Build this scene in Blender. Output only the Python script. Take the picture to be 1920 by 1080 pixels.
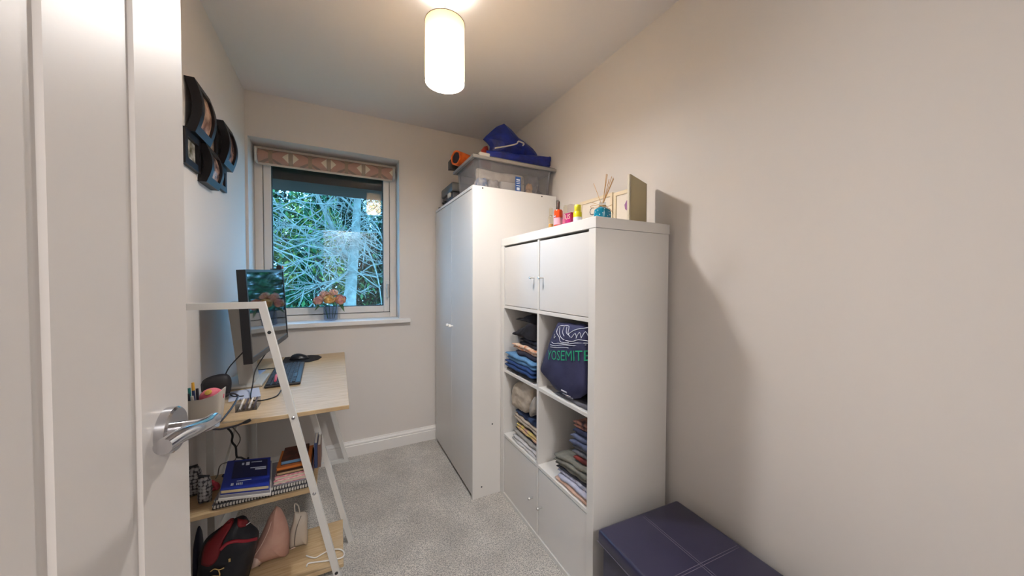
import bpy, bmesh, math, random
from mathutils import Vector, Matrix, noise
from mathutils.bvhtree import BVHTree
random.seed(7)
for o in list(bpy.data.objects): bpy.data.objects.remove(o)
SC = bpy.context.scene; COL = SC.collection

# ------------------------------------------------------------------ camera
F, YAW, PITCH, ROLL, H = 628.1, 27.457, 1.309, 0.209, 1.235
XL, XR, YB, ZC, YF = -0.498, 1.2524, 2.5797, 2.3888, -0.27
_y, _t, _r = map(math.radians, (YAW, PITCH, ROLL))
FW = Vector((math.sin(_y)*math.cos(_t), math.cos(_y)*math.cos(_t), -math.sin(_t)))
_rt = Vector((math.cos(_y), -math.sin(_y), 0)); _up = _rt.cross(FW)
RT = _rt*math.cos(_r)+_up*math.sin(_r); UP = -_rt*math.sin(_r)+_up*math.cos(_r)
CAM = Vector((0, 0, H))
cd = bpy.data.cameras.new('camera'); cam = bpy.data.objects.new('camera', cd); COL.objects.link(cam)
cd.sensor_width = 36; cd.lens = F/1920*36; cd.clip_start = 0.02; cd.clip_end = 200
cam.matrix_world = Matrix(((RT.x, UP.x, -FW.x, 0), (RT.y, UP.y, -FW.y, 0), (RT.z, UP.z, -FW.z, H), (0, 0, 0, 1)))
SC.camera = cam
def at(u, v, X=None, Y=None, Z=None, D=None):
    "the point of the place seen at a pixel, on the plane X, Y or Z (or at depth D)"
    d = FW+RT*((u-960)/F)-UP*((v-540)/F)
    k = X/d.x if X is not None else Y/d.y if Y is not None else (Z-H)/d.z if Z is not None else D
    return CAM+d*k

# ------------------------------------------------------------------ world, exposure
SC.view_settings.view_transform = 'Standard'; SC.view_settings.look = 'None'
SC.view_settings.gamma = 1; SC.view_settings.use_curve_mapping = False
SC.view_settings.exposure = 1.22
W = bpy.data.worlds.new('sky'); SC.world = W; W.use_nodes = True
W.node_tree.nodes['Background'].inputs[0].default_value = (0.22, 0.55, 0.92, 1)
W.node_tree.nodes['Background'].inputs[1].default_value = 3.0
LAMP_W = 17; FILL_GLOBE = 46; FILL_DISC = 44

# ------------------------------------------------------------------ helpers
def lin(c):
    if isinstance(c, str): c = [int(c[i:i+2], 16)/255 for i in (0, 2, 4)]
    return tuple(x/12.92 if x <= .04045 else ((x+.055)/1.055)**2.4 for x in c)+(1,)
MATS = {}
def mat(name, col, rough=.5, metal=0, var=None, bump=None, trans=0, spec=None, coat=0, sheen=0):
    if name in MATS: return MATS[name]
    m = bpy.data.materials.new(name); m.use_nodes = True; nt = m.node_tree
    b = nt.nodes['Principled BSDF']; c = lin(col)
    b.inputs['Base Color'].default_value = c; b.inputs['Roughness'].default_value = rough
    b.inputs['Metallic'].default_value = metal
    if trans: b.inputs['Transmission Weight'].default_value = trans
    if spec is not None: b.inputs['Specular IOR Level'].default_value = spec
    if coat: b.inputs['Coat Weight'].default_value = coat
    if sheen: b.inputs['Sheen Weight'].default_value = sheen
    tc = nt.nodes.new('ShaderNodeTexCoord')
    if var:                                             # (scale, colour2[, stretch])
        n = nt.nodes.new('ShaderNodeTexNoise'); n.inputs['Scale'].default_value = var[0]; n.inputs['Detail'].default_value = 5
        mp = nt.nodes.new('ShaderNodeMapping'); mp.inputs['Scale'].default_value = var[2] if len(var) > 2 else (1, 1, 1)
        nt.links.new(tc.outputs['Object'], mp.inputs[0]); nt.links.new(mp.outputs[0], n.inputs[0])
        r = nt.nodes.new('ShaderNodeValToRGB'); r.color_ramp.elements[0].position = .35; r.color_ramp.elements[1].position = .65
        r.color_ramp.elements[0].color = c; r.color_ramp.elements[1].color = lin(var[1])
        nt.links.new(n.outputs[0], r.inputs[0]); nt.links.new(r.outputs[0], b.inputs['Base Color'])
    if bump:                                            # (scale, strength, distance)
        n = nt.nodes.new('ShaderNodeTexNoise'); n.inputs['Scale'].default_value = bump[0]; n.inputs['Detail'].default_value = 4
        nt.links.new(tc.outputs['Object'], n.inputs[0])
        bp = nt.nodes.new('ShaderNodeBump'); bp.inputs['Strength'].default_value = bump[1]; bp.inputs['Distance'].default_value = bump[2]
        nt.links.new(n.outputs[0], bp.inputs['Height']); nt.links.new(bp.outputs[0], b.inputs['Normal'])
    MATS[name] = m; return m
def origin(o):
    v = Vector((0, 0, 0))
    while o: v += o.location; o = o.parent
    return v
def ob(name, bm, m, parent=None, smooth=None, kind=None, label=None, cat=None, group=None):
    "link a bmesh made in room coordinates as one object; its origin goes to its parent's or to its own base"
    bmesh.ops.recalc_face_normals(bm, faces=bm.faces) if kind != 'keep' else None
    if kind == 'keep': kind = None
    if smooth:
        for f in bm.faces: f.smooth = True
    if parent: off = origin(parent)
    else:
        lo = Vector([min(v.co[i] for v in bm.verts) for i in range(3)]); hi = Vector([max(v.co[i] for v in bm.verts) for i in range(3)])
        off = Vector(((lo.x+hi.x)/2, (lo.y+hi.y)/2, lo.z))
    for v in bm.verts: v.co -= off
    me = bpy.data.meshes.new(name); bm.to_mesh(me); bm.free()
    if isinstance(smooth, (int, float)) and not isinstance(smooth, bool): me.set_sharp_from_angle(angle=math.radians(smooth))
    for x in (m if isinstance(m, (list, tuple)) else [m]): me.materials.append(x)
    o = bpy.data.objects.new(name, me); COL.objects.link(o)
    if parent: o.parent = parent
    else: o.location = off
    tag(o, label, cat, group, kind); return o
def tag(o, label=None, cat=None, group=None, kind=None):
    for k, v in (('label', label), ('category', cat), ('group', group), ('kind', kind)):
        if v: o[k] = v
    return o
def thing(name, loc, label=None, cat=None, group=None, kind=None):
    o = bpy.data.objects.new(name, None); COL.objects.link(o); o.location = loc; o.empty_display_size = .05
    return tag(o, label, cat, group, kind)
def new(): return bmesh.new()
def box(bm, lo, hi, bev=0, seg=2, M=None, mi=0):
    lo, hi = Vector(lo), Vector(hi)
    g = bmesh.ops.create_cube(bm, size=1)['verts']
    for v in g: v.co = Vector(((lo.x+hi.x)/2+v.co.x*(hi.x-lo.x), (lo.y+hi.y)/2+v.co.y*(hi.y-lo.y), (lo.z+hi.z)/2+v.co.z*(hi.z-lo.z)))
    fs = set(f for v in g for f in v.link_faces)
    for f in fs: f.material_index = mi
    if bev:
        es = list(set(e for v in g for e in v.link_edges))
        r = bmesh.ops.bevel(bm, geom=es, offset=bev, segments=seg, affect='EDGES', profile=.5)
        g = list(set(v for f in r['faces'] for v in f.verts) | set(v for v in g if v.is_valid))
        for f in r['faces']: f.material_index = mi
    if M is not None:
        for v in g: v.co = M @ v.co
    return g
def bx(*a, **k): bm = new(); box(bm, *a, **k); return bm
def frame_of(d):
    d = d.normalized(); a = Vector((0, 0, 1)) if abs(d.z) < .9 else Vector((1, 0, 0))
    u = d.cross(a).normalized(); return u, d.cross(u).normalized()
def tube(bm, pts, r, n=8, caps=True, mi=0):
    pts = [Vector(p) for p in pts]; rings = []; u = None
    for i, p in enumerate(pts):
        d = (pts[min(i+1, len(pts)-1)]-pts[max(i-1, 0)]).normalized()
        if u is None: u, w = frame_of(d)
        else:
            u = (u-d*u.dot(d))
            u = u.normalized() if u.length > 1e-6 else frame_of(d)[0]
            w = d.cross(u)
        rr = r[i] if isinstance(r, (list, tuple)) else r
        rings.append([bm.verts.new(p+(u*math.cos(2*math.pi*k/n)+w*math.sin(2*math.pi*k/n))*rr) for k in range(n)])
    for a, b in zip(rings, rings[1:]):
        for k in range(n): bm.faces.new((a[k], a[(k+1) % n], b[(k+1) % n], b[k])).material_index = mi
    if caps:
        bm.faces.new(rings[0][::-1]).material_index = mi; bm.faces.new(rings[-1]).material_index = mi
    return rings
def tb(pts, r, n=8, caps=True): bm = new(); tube(bm, pts, r, n, caps); return bm
def spline(pts, k=6):
    pts = [Vector(p) for p in pts]; out = []
    for i in range(len(pts)-1):
        p0, p1, p2, p3 = pts[max(i-1, 0)], pts[i], pts[i+1], pts[min(i+2, len(pts)-1)]
        for j in range(k):
            t = j/k
            out.append(.5*((2*p1)+(p2-p0)*t+(2*p0-5*p1+4*p2-p3)*t*t+(3*p1-p0-3*p2+p3)*t**3))
    return out+[pts[-1]]
def lathe(bm, c, prof, n=24, axis=None, mi=0):
    c = Vector(c); ax = Vector(axis).normalized() if axis else Vector((0, 0, 1))
    u, w = frame_of(ax); rings = []
    for r, z in prof:
        rings.append([bm.verts.new(c+ax*z+(u*math.cos(2*math.pi*k/n)+w*math.sin(2*math.pi*k/n))*max(r, 1e-5)) for k in range(n)])
    for a, b in zip(rings, rings[1:]):
        for k in range(n): bm.faces.new((a[k], a[(k+1) % n], b[(k+1) % n], b[k])).material_index = mi
    bm.faces.new(rings[0][::-1]).material_index = mi; bm.faces.new(rings[-1]).material_index = mi
    return bm
def lt(c, prof, n=24, axis=None): bm = new(); lathe(bm, c, prof, n, axis); return bm
def prism(poly, vec, bm=None, mi=0):
    bm = bm or new(); a = [bm.verts.new(p) for p in poly]; vec = Vector(vec); b = [bm.verts.new(Vector(p)+vec) for p in poly]
    fs = [bm.faces.new(a[::-1]), bm.faces.new(b)]
    for i in range(len(a)): fs.append(bm.faces.new((a[i], a[(i+1) % len(a)], b[(i+1) % len(a)], b[i])))
    for f in fs: f.material_index = mi
    return bm
def jitter(bm, amp, sc=20, seed=0):
    s = Vector((seed*3.1, seed*1.7, seed*.9))
    for v in bm.verts: v.co += noise.noise_vector(v.co*sc+s)*amp
def pillow(outline, nrm, tf, tb_, rings=6, k=6, p=.6, wr=0, wsc=25, seed=0):
    "soft closed body: an outline (3D, roughly planar) puffed along +-nrm"
    o = spline(list(outline)+[outline[0]], k)[:-1]; n = Vector(nrm).normalized(); c = sum(o, Vector())/len(o)
    bm = new()
    def side(s, t):
        R = [rim]
        for i in range(1, rings):
            f = 1-i/rings
            R.append([bm.verts.new(c+(q-c)*f+n*s*t*(1-f*f)**p) for q in o])
        top = bm.verts.new(c+n*s*t)
        m = len(o)
        for a, b in zip(R, R[1:]):
            for j in range(m): bm.faces.new((a[j], a[(j+1) % m], b[(j+1) % m], b[j]))
        for j in range(m): bm.faces.new((R[-1][j], R[-1][(j+1) % m], top))
    rim = [bm.verts.new(q) for q in o]
    side(1, tf); side(-1, tb_)
    if wr: jitter(bm, wr, wsc, seed)
    return bm
def tree_of(o):
    "BVH of an object in room coordinates"
    off = origin(o); vs = [v.co+off for v in o.data.vertices]
    return BVHTree.FromPolygons(vs, [p.vertices[:] for p in o.data.polygons])
def text_bm(s, size, font_ext=.0):
    c = bpy.data.curves.new('t', 'FONT'); c.body = s; c.size = size; c.align_x = 'CENTER'; c.align_y = 'CENTER'; c.extrude = font_ext; c.resolution_u = 2
    o = bpy.data.objects.new('t', c); COL.objects.link(o)
    dg = bpy.context.evaluated_depsgraph_get(); me = bpy.data.meshes.new_from_object(o.evaluated_get(dg))
    bm = new(); bm.from_mesh(me); bpy.data.objects.remove(o); bpy.data.meshes.remove(me); return bm
def rotz(a): return Matrix.Rotation(math.radians(a), 4, 'Z')

# ------------------------------------------------------------------ materials
wallm = mat('wall_paint', 'd6d0cb', .75, bump=(400, .03, .001))
ceilm = mat('ceiling_paint', 'dcd7d5', .8)
trimm = mat('white_gloss', 'e4e1de', .35)
doorm = mat('door_paint', 'cbc6c2', .42, bump=(140, .05, .002))
upvc = mat('upvc', 'e2dcd6', .35)
melam = mat('white_melamine', 'dddad6', .45)
melam2 = mat('white_melamine_satin', 'd9d6d3', .33)
carpet = mat('carpet', 'c0bab2', .95, var=(6, 'd8d2ca'), bump=(420, .9, .012), sheen=.3)
nt = carpet.node_tree     # fine pile fleck on top of the large brushing patches
_b = nt.nodes['Principled BSDF']; _l = _b.inputs['Base Color'].links[0].from_socket
_n = nt.nodes.new('ShaderNodeTexNoise'); _n.inputs['Scale'].default_value = 210; _n.inputs['Detail'].default_value = 3
nt.links.new(nt.nodes['Texture Coordinate'].outputs['Object'], _n.inputs[0])
_rp = nt.nodes.new('ShaderNodeValToRGB'); _rp.color_ramp.elements[0].position = .32; _rp.color_ramp.elements[1].position = .62
_rp.color_ramp.elements[0].color = (.42, .41, .40, 1); _rp.color_ramp.elements[1].color = (1.6, 1.6, 1.6, 1)
nt.links.new(_n.outputs[0], _rp.inputs[0])
_mx = nt.nodes.new('ShaderNodeMixRGB'); _mx.blend_type = 'MULTIPLY'; _mx.inputs[0].default_value = .9
nt.links.new(_l, _mx.inputs[1]); nt.links.new(_rp.outputs[0], _mx.inputs[2]); nt.links.new(_mx.outputs[0], _b.inputs['Base Color'])
oak = mat('light_oak', 'c6ad88', .36, var=(9, 'b2966f', (1, 14, 1)), bump=(60, .05, .001))
whitemetal = mat('white_metal', 'd8d6d2', .35)
chrome = mat('chrome', 'c8c8cc', .12, metal=1)
black = mat('black_plastic', '141416', .4)
steel = mat('dark_screw', '3a3a3c', .4, metal=.6)
paper = mat('paper', 'dcd8ce', .8)
def glassmat(name, col=(1, 1, 1, 1), ior=1.5, rough=0, haze=0, hcol='b0aeb0'):
    m = bpy.data.materials.new(name); m.use_nodes = True; nt = m.node_tree; nt.nodes.clear()
    o = nt.nodes.new('ShaderNodeOutputMaterial'); mx = nt.nodes.new('ShaderNodeMixShader'); lw = nt.nodes.new('ShaderNodeLayerWeight'); lw.inputs[0].default_value = .5; f0 = ((ior-1)/(ior+1))**2
    pw = nt.nodes.new('ShaderNodeMath'); pw.operation = 'POWER'; nt.links.new(lw.outputs['Facing'], pw.inputs[0]); pw.inputs[1].default_value = 5
    fr = nt.nodes.new('ShaderNodeMath'); fr.operation = 'MULTIPLY_ADD'; nt.links.new(pw.outputs[0], fr.inputs[0]); fr.inputs[1].default_value = .9-f0; fr.inputs[2].default_value = f0
    t = nt.nodes.new('ShaderNodeBsdfTransparent'); t.inputs[0].default_value = col; g = nt.nodes.new('ShaderNodeBsdfGlossy'); g.inputs['Roughness'].default_value = rough
    nt.links.new(fr.outputs[0], mx.inputs[0]); nt.links.new(t.outputs[0], mx.inputs[1]); nt.links.new(g.outputs[0], mx.inputs[2]); nt.links.new(mx.outputs[0], o.inputs[0])
    if haze:
        h_ = nt.nodes.new('ShaderNodeMixShader'); h_.inputs[0].default_value = haze; d_ = nt.nodes.new('ShaderNodeBsdfDiffuse'); d_.inputs[0].default_value = lin(hcol)
        nt.links.new(mx.outputs[0], h_.inputs[1]); nt.links.new(d_.outputs[0], h_.inputs[2]); nt.links.new(h_.outputs[0], o.inputs[0])
    return m
glass = glassmat('window_glass', (.95, .98, 1, 1), 1.46)

# ------------------------------------------------------------------ room shell
T = .30; OX0, OX1, OZ0, OZ1 = -.484, .404, .945, 2.114
YG = YB+.165                                            # face of the window frame
HX0, HX1, HY0 = -1.1, 1.5, -1.5                         # small landing behind the doorway
DX0, DX1, DZ = -.235, .585, 2.02                        # doorway in the front wall
ob('floor', bx((HX0-.1, HY0-.1, -.12), (XR+.35, YB+T, 0)), carpet, kind='structure')
ob('ceiling', bx((HX0-.1, HY0-.1, ZC), (XR+.35, YB+T, ZC+.15)), ceilm, kind='structure')
ob('wall_left', bx((XL-.15, YF, 0), (XL, YB+T, ZC)), wallm, kind='structure')
ob('wall_right', bx((XR, YF, 0), (XR+.15, YB+T, ZC)), wallm, kind='structure')
bm = new(); Y0, Y1 = YB, YB+T
for lo, hi in (((XL, Y0, 0), (XR, Y1, OZ0)), ((XL, Y0, OZ1), (XR, Y1, ZC)), ((XL, Y0, OZ0), (OX0, Y1, OZ1)), ((OX1, Y0, OZ0), (XR, Y1, OZ1))): box(bm, lo, hi)
ob('wall_back', bm, wallm, kind='structure')
bm = new()
for lo, hi in (((HX0, YF-.1, 0), (DX0, YF, ZC)), ((DX1, YF-.1, 0), (HX1, YF, ZC)), ((DX0, YF-.1, DZ), (DX1, YF, ZC))): box(bm, lo, hi)
ob('wall_front', bm, wallm, kind='structure')
bm = new()
for lo, hi in (((HX0-.1, HY0, 0), (HX0, YF, ZC)), ((HX1, HY0, 0), (HX1+.1, YF, ZC)), ((HX0-.1, HY0-.1, 0), (HX1+.1, HY0, ZC))): box(bm, lo, hi)
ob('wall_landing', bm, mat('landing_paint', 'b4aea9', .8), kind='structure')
def baseboard(name, a, b, n):
    a, b, n = Vector(a), Vector(b), Vector(n)
    pr = [(0, 0), (.017, 0), (.017, .072), (.0145, .075), (.0145, .079), (.016, .081), (.015, .088), (.009, .097), (.007, .103), (0, .105)]
    ob(name, prism([a+n*p+Vector((0, 0, z)) for p, z in pr], b-a), trimm, kind='structure')
baseboard('baseboard_back', (XL, YB, 0), (XR, YB, 0), (0, -1, 0))
baseboard('baseboard_left', (XL, YF, 0), (XL, YB-.017, 0), (1, 0, 0))
baseboard('baseboard_right', (XR, YF, 0), (XR, YB-.017, 0), (-1, 0, 0))
bm = new()
for lo, hi in (((DX0, YF-.1, 0), (DX0+.025, YF, DZ)), ((DX1-.025, YF-.1, 0), (DX1, YF, DZ)), ((DX0, YF-.1, DZ-.025), (DX1, YF, DZ)),
               ((DX0-.06, YF, 0), (DX0+.005, YF+.015, DZ+.06)), ((DX1-.005, YF, 0), (DX1+.06, YF+.015, DZ+.06)), ((DX0-.06, YF, DZ-.005), (DX1+.06, YF+.015, DZ+.06))): box(bm, lo, hi)
ob('trim_1', bm, trimm, kind='structure')

# window: fixed frame, sash with a dark seal line, pane, handle, hinge
win = thing('window_1', ((OX0+OX1)/2, YG, OZ0), kind='structure')
def ringframe(x0, x1, z0, z1, w, y0, y1, wb=None):
    bm = new(); wb = wb or w
    box(bm, (x0, y0, z0), (x0+w, y1, z1), .003, 1); box(bm, (x1-w, y0, z0), (x1, y1, z1), .003, 1)
    box(bm, (x0+w, y0, z1-w), (x1-w, y1, z1), .003, 1); box(bm, (x0+w, y0, z0), (x1-w, y1, z0+wb), .003, 1); return bm
ob('window_frame', ringframe(OX0, OX1, OZ0, OZ1, .046, YG, YG+.07, .040), upvc, win)
ob('seal', ringframe(OX0+.044, OX1-.044, OZ0+.038, OZ1-.044, .010, YG+.012, YG+.06), black, win)
sash = ob('window_sash', ringframe(OX0+.050, OX1-.050, OZ0+.045, OZ1-.050, .042, YG-.004, YG+.055, .047), upvc, win)
ob('gasket', ringframe(OX0+.091, OX1-.091, OZ0+.091, OZ1-.091, .006, YG+.008, YG+.03), black, sash)
ob('pane', bx((OX0+.093, YG+.018, OZ0+.093), (OX1-.093, YG+.022, OZ1-.093)), glass, sash)
hd = at(727, 537, Y=YG-.02)
bm = bx((hd.x-.012, YG-.012, hd.z-.012), (hd.x+.014, YG-.002, hd.z+.045), .003); ob('handle_plate', bm, upvc, sash)
bm = bx((hd.x-.009, YG-.045, hd.z-.085), (hd.x+.009, YG-.028, hd.z+.02), .005); box(bm, (hd.x-.008, YG-.035, hd.z), (hd.x+.008, YG-.008, hd.z+.018), .003)
ob('handle', bm, mat('handle_grey', 'b8b2aa', .35, metal=.4), sash)
# sill board
bm = bx((XL+.001, YB-.032, OZ0-.026), (.478, YG+.01, OZ0+.005), .006, 3); ob('trim_2', bm, trimm, kind='structure')
# outer brickwork head and projecting eave above the window
ob('wall_outer', bx((-1.6, YB+T, 1.945), (2.4, YB+T+.35, 2.9)), mat('dark_soffit', '2a1f1a', .8), kind='structure')

# door leaf, standing open
dd = Vector((math.sin(math.radians(4)), math.cos(math.radians(4)), 0)); dn = Vector((dd.y, -dd.x, 0))
ed = at(353, 800, D=.405); E0 = Vector((ed.x, ed.y, 0)); DWID = .762
door = thing('door_1', E0-dd*DWID+Vector((0, 0, .006)), kind='structure')
prof = []                                               # plan profile, front face towards the room
gr = [.098, .196, .381, .566, .664]
prof.append((0, 0))
for g in gr: prof += [(g-.0080, 0), (g-.0055, -.0030), (g+.0045, -.0030), (g+.0075, 0)]
prof += [(DWID, 0), (DWID, -.035), (0, -.035)]
ob('leaf', prism([E0-dd*s+dn*n+Vector((0, 0, .006)) for s, n in prof], (0, 0, 1.975)), doorm, door)
_d = at(311, 807, D=1)-CAM; rc = CAM+_d*((E0-CAM).dot(dn)/_d.dot(dn))   # where the door face is seen at that pixel
RR = 42*(rc-CAM).dot(FW)/F
ob('rose', lt(rc, [(RR, 0), (RR, .008), (RR-.002, .0100), (.0, .0100)], 40, dn), chrome, door, smooth=35)
neck = rc+dn*.039+Vector((0, 0, .004))
lv2 = [neck+dd*.006, neck-dd*.012+Vector((0, 0, .002)), neck-dd*.045+Vector((0, 0, .009))+dn*.002, neck-dd*.070+Vector((0, 0, .013)), neck-dd*.094+Vector((0, 0, .014))-dn*.002]
ob('neck', tb(spline([rc+dn*.004, rc+dn*.03, neck+dn*.003], 4), [.0078]*9, 20), chrome, door, smooth=40)
ob('lever', tb(spline(lv2, 5), .0068, 22), chrome, door, smooth=40)

# ------------------------------------------------------------------ pendant lamp
LX, LY, LZ0, LZ1 = .377, 1.299, 2.004, 2.231
lamp = thing('pendant_lamp', (LX, LY, ZC), 'cream fabric cylinder pendant lamp glowing on a thin ceiling cord', 'lamp')
shm = bpy.data.materials.new('lamp_fabric'); shm.use_nodes = True; nt = shm.node_tree; nt.nodes.clear()
o_ = nt.nodes.new('ShaderNodeOutputMaterial'); mx = nt.nodes.new('ShaderNodeMixShader'); mx.inputs[0].default_value = .5
df = nt.nodes.new('ShaderNodeBsdfDiffuse'); df.inputs[0].default_value = lin('d6ccbe'); tr = nt.nodes.new('ShaderNodeBsdfTranslucent'); tr.inputs[0].default_value = lin('a58b68')
nt.links.new(df.outputs[0], mx.inputs[1]); nt.links.new(tr.outputs[0], mx.inputs[2]); nt.links.new(mx.outputs[0], o_.inputs[0])
bm = new(); n = 48
for r in (.075,):
    a = [bm.verts.new((LX+r*math.cos(2*math.pi*k/n), LY+r*math.sin(2*math.pi*k/n), LZ0)) for k in range(n)]
    b = [bm.verts.new((v.co.x, v.co.y, LZ1)) for v in a]
    for k in range(n): bm.faces.new((a[k], a[(k+1) % n], b[(k+1) % n], b[k]))
ob('lamp_shade', bm, shm, lamp, smooth=True)
rim = mat('shade_trim', '5c4c3a', .6)
for z in (LZ0, LZ1): ob('shade_ring', tb([(LX+.0755*math.cos(2*math.pi*k/48), LY+.0755*math.sin(2*math.pi*k/48), z) for k in range(49)], .0014, 5, False), rim, lamp)
ob('cord', tb([(LX, LY, ZC-.02), (LX, LY, 2.19)], .0028, 8), trimm, lamp, smooth=True)
ob('ceiling_rose', lt((LX, LY, ZC-.03), [(.012, 0), (.035, .006), (.04, .012), (.04, .03)], 28), trimm, lamp, smooth=40)
bm = new(); lathe(bm, (LX, LY, 2.135), [(.014, 0), (.016, .005), (.016, .055), (.006, .065)], 16)
for k in range(3): a = 2.1*k; tube(bm, [(LX, LY, 2.19), (LX+.075*math.cos(a), LY+.075*math.sin(a), LZ1-.001)], .0012, 5)
ob('lamp_holder', bm, trimm, lamp)
bul = bpy.data.materials.new('bulb_glow'); bul.use_nodes = True
bul.node_tree.nodes['Principled BSDF'].inputs['Emission Color'].default_value = (1, .93, .85, 1)
bul.node_tree.nodes['Principled BSDF'].inputs['Emission Strength'].default_value = 30
ob('bulb', lt((LX, LY, 2.065), [(.0, 0), (.014, .003), (.025, .014), (.029, .03), (.025, .048), (.015, .063), (.013, .072)], 20), bul, lamp, smooth=True)
ld = bpy.data.lights.new('bulb_light', 'POINT'); ld.energy = LAMP_W; ld.color = (.975, .985, 1); ld.shadow_soft_size = .045
lo_ = bpy.data.objects.new('bulb_light', ld); COL.objects.link(lo_); lo_.parent = lamp; lo_.location = (0, 0, 2.04-ZC)

# unseen glowing globe added on the landing to brighten the near right wall
hl = thing('fill_globe', (HX0, -.80, 1.70), 'unseen round fill globe added on the landing outside the door', 'lamp')
ob('wall_plate', lt((HX0+.002, -.80, 1.70), [(.05, 0), (.05, .015), (.015, .03), (.012, .12)], 24, (1, 0, 0)), trimm, hl, smooth=40)
hm = bpy.data.materials.new('fill_globe_glow'); hm.use_nodes = True
hm.node_tree.nodes['Principled BSDF'].inputs['Emission Color'].default_value = (1, .98, .97, 1); hm.node_tree.nodes['Principled BSDF'].inputs['Emission Strength'].default_value = FILL_GLOBE
bm = new(); bmesh.ops.create_uvsphere(bm, u_segments=24, v_segments=14, radius=.11, matrix=Matrix.Translation(Vector((HX0+.22, -.80, 1.70)))); ob('globe', bm, hm, hl, smooth=True)

fl = thing('fill_disc', (.15, -1.25, ZC), 'unseen round fill light added under the landing ceiling', 'lamp')  # second added source, out of view, fills the near half of the room
ob('light_base', lt((.15, -1.25, ZC-.02), [(.20, 0), (.205, .02)], 32), trimm, fl, smooth=40)
hm2 = hm.copy(); hm2.name = 'fill_disc_glow'; hm2.node_tree.nodes['Principled BSDF'].inputs['Emission Strength'].default_value = FILL_DISC
ob('diffuser', lt((.15, -1.25, ZC-.05), [(.0, 0), (.12, .006), (.185, .018), (.195, .03)], 32), hm2, fl, smooth=True)

# ------------------------------------------------------------------ wardrobe
WX, WXR, WY0, WY1, WH = .6611, 1.216, 1.7441, 2.5318, 1.76
wd = thing('wardrobe', ((WX+WXR)/2, (WY0+WY1)/2, 0), 'tall plain white wardrobe with two flat doors and small knobs', 'wardrobe')
ob('side_panel', bx((WX, WY0, 0), (WXR, WY0+.016, WH), .001, 1), melam, wd)
ob('side_panel', bx((WX, WY1-.016, 0), (WXR, WY1, WH), .001, 1), melam, wd)
ob('top_panel', bx((WX, WY0+.016, WH-.016), (WXR, WY1-.016, WH)), melam, wd)
ob('base_panel', bx((WX+.03, WY0+.016, .03), (WXR, WY1-.016, .046)), melam, wd)
ob('back_panel', bx((WXR-.006, WY0+.016, .03), (WXR, WY1-.016, WH-.016)), melam, wd)
ym = (WY0+WY1)/2
for y0, y1, ky in ((WY0+.018, ym-.001, ym-.028), (ym+.001, WY1-.018, ym+.028)):
    d = ob('door', bx((WX+.001, y0, .022), (WX+.017, y1, WH-.020), .0012, 1), melam2, wd)
    ob('knob', lt((WX+.001, ky, .937), [(.005, 0), (.005, .012), (.0095, .015), (.0095, .028), (.008, .03)], 16, (-1, 0, 0)), mat('knob_white', 'e8e4de', .3), d, smooth=40)
for u, v in ((905, 352.5), (1016, 368.5), (923, 795), (903, 913)):
    p = at(u, v, Y=WY0)
    ob('screw', lt(p+Vector((0, .001, 0)), [(.0045, 0), (.0045, .0014), (.003, .002)], 10, (0, -1, 0)), steel, wd)

# ------------------------------------------------------------------ cube shelving unit
KX, KXR, KY0, KY1, KH = .8328, 1.2326, .944, 1.7396, 1.47
ku = thing('cube_shelf_unit', ((KX+KXR)/2, (KY0+KY1)/2, 0), 'white cube shelving unit with four doors and four open cubes', 'shelf unit')
TO = .038; ZS = [(.0, .02), (.345, .361), (.715, .731), (1.078, 1.094), (KH-.042, KH)]
KM = (KY0+KY1)/2
ob('side_panel', bx((KX, KY0, 0), (KXR-.004, KY0+TO, KH-.042), .001, 1), melam, ku)
ob('side_panel', bx((KX, KY1-TO, 0), (KXR-.004, KY1, KH-.042), .001, 1), melam, ku)
ob('top_panel', bx((KX, KY0-.001, KH-.041), (KXR, KY1, KH), .0012, 1), melam, ku)
ob('base_panel', bx((KX, KY0+TO, 0), (KXR-.004, KY1-TO, .02)), melam, ku)
for z0, z1 in ZS[1:4]: ob('shelf', bx((KX+.003, KY0+TO, z0), (KXR-.006, KY1-TO, z1), .0008, 1), melam, ku)
for (a, z0), (z1, b) in zip(ZS[:-1], ZS[1:]): ob('divider', bx((KX+.003, KM-.008, z0), (KXR-.006, KM+.008, z1), .0008, 1), melam, ku)
ob('back_panel', bx((KXR-.006, KY0+TO, .02), (KXR-.002, KY1-TO, KH-.042)), melam, ku)
for z0, z1, kz in ((.02, .345, .175), (1.094, KH-.042, 1.247)):
    for y0, y1, ky in ((KY0+TO+.003, KM-.010, KM-.040), (KM+.010, KY1-TO-.003, KM+.040)):
        d = ob('door', bx((KX+.005, y0, z0+.003), (KX+.021, y1, z1-.009 if z0 > 1 else z1-.004), .0012, 1), melam2, ku)
        ob('knob', lt((KX+.006, ky, kz), [(.0035, 0), (.0035, .018), (.0065, .020), (.0065, .026), (.005, .028)], 14, (-1, 0, 0)), mat('knob_metal', 'cfcdca', .25, metal=.7), d, smooth=40)

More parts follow.
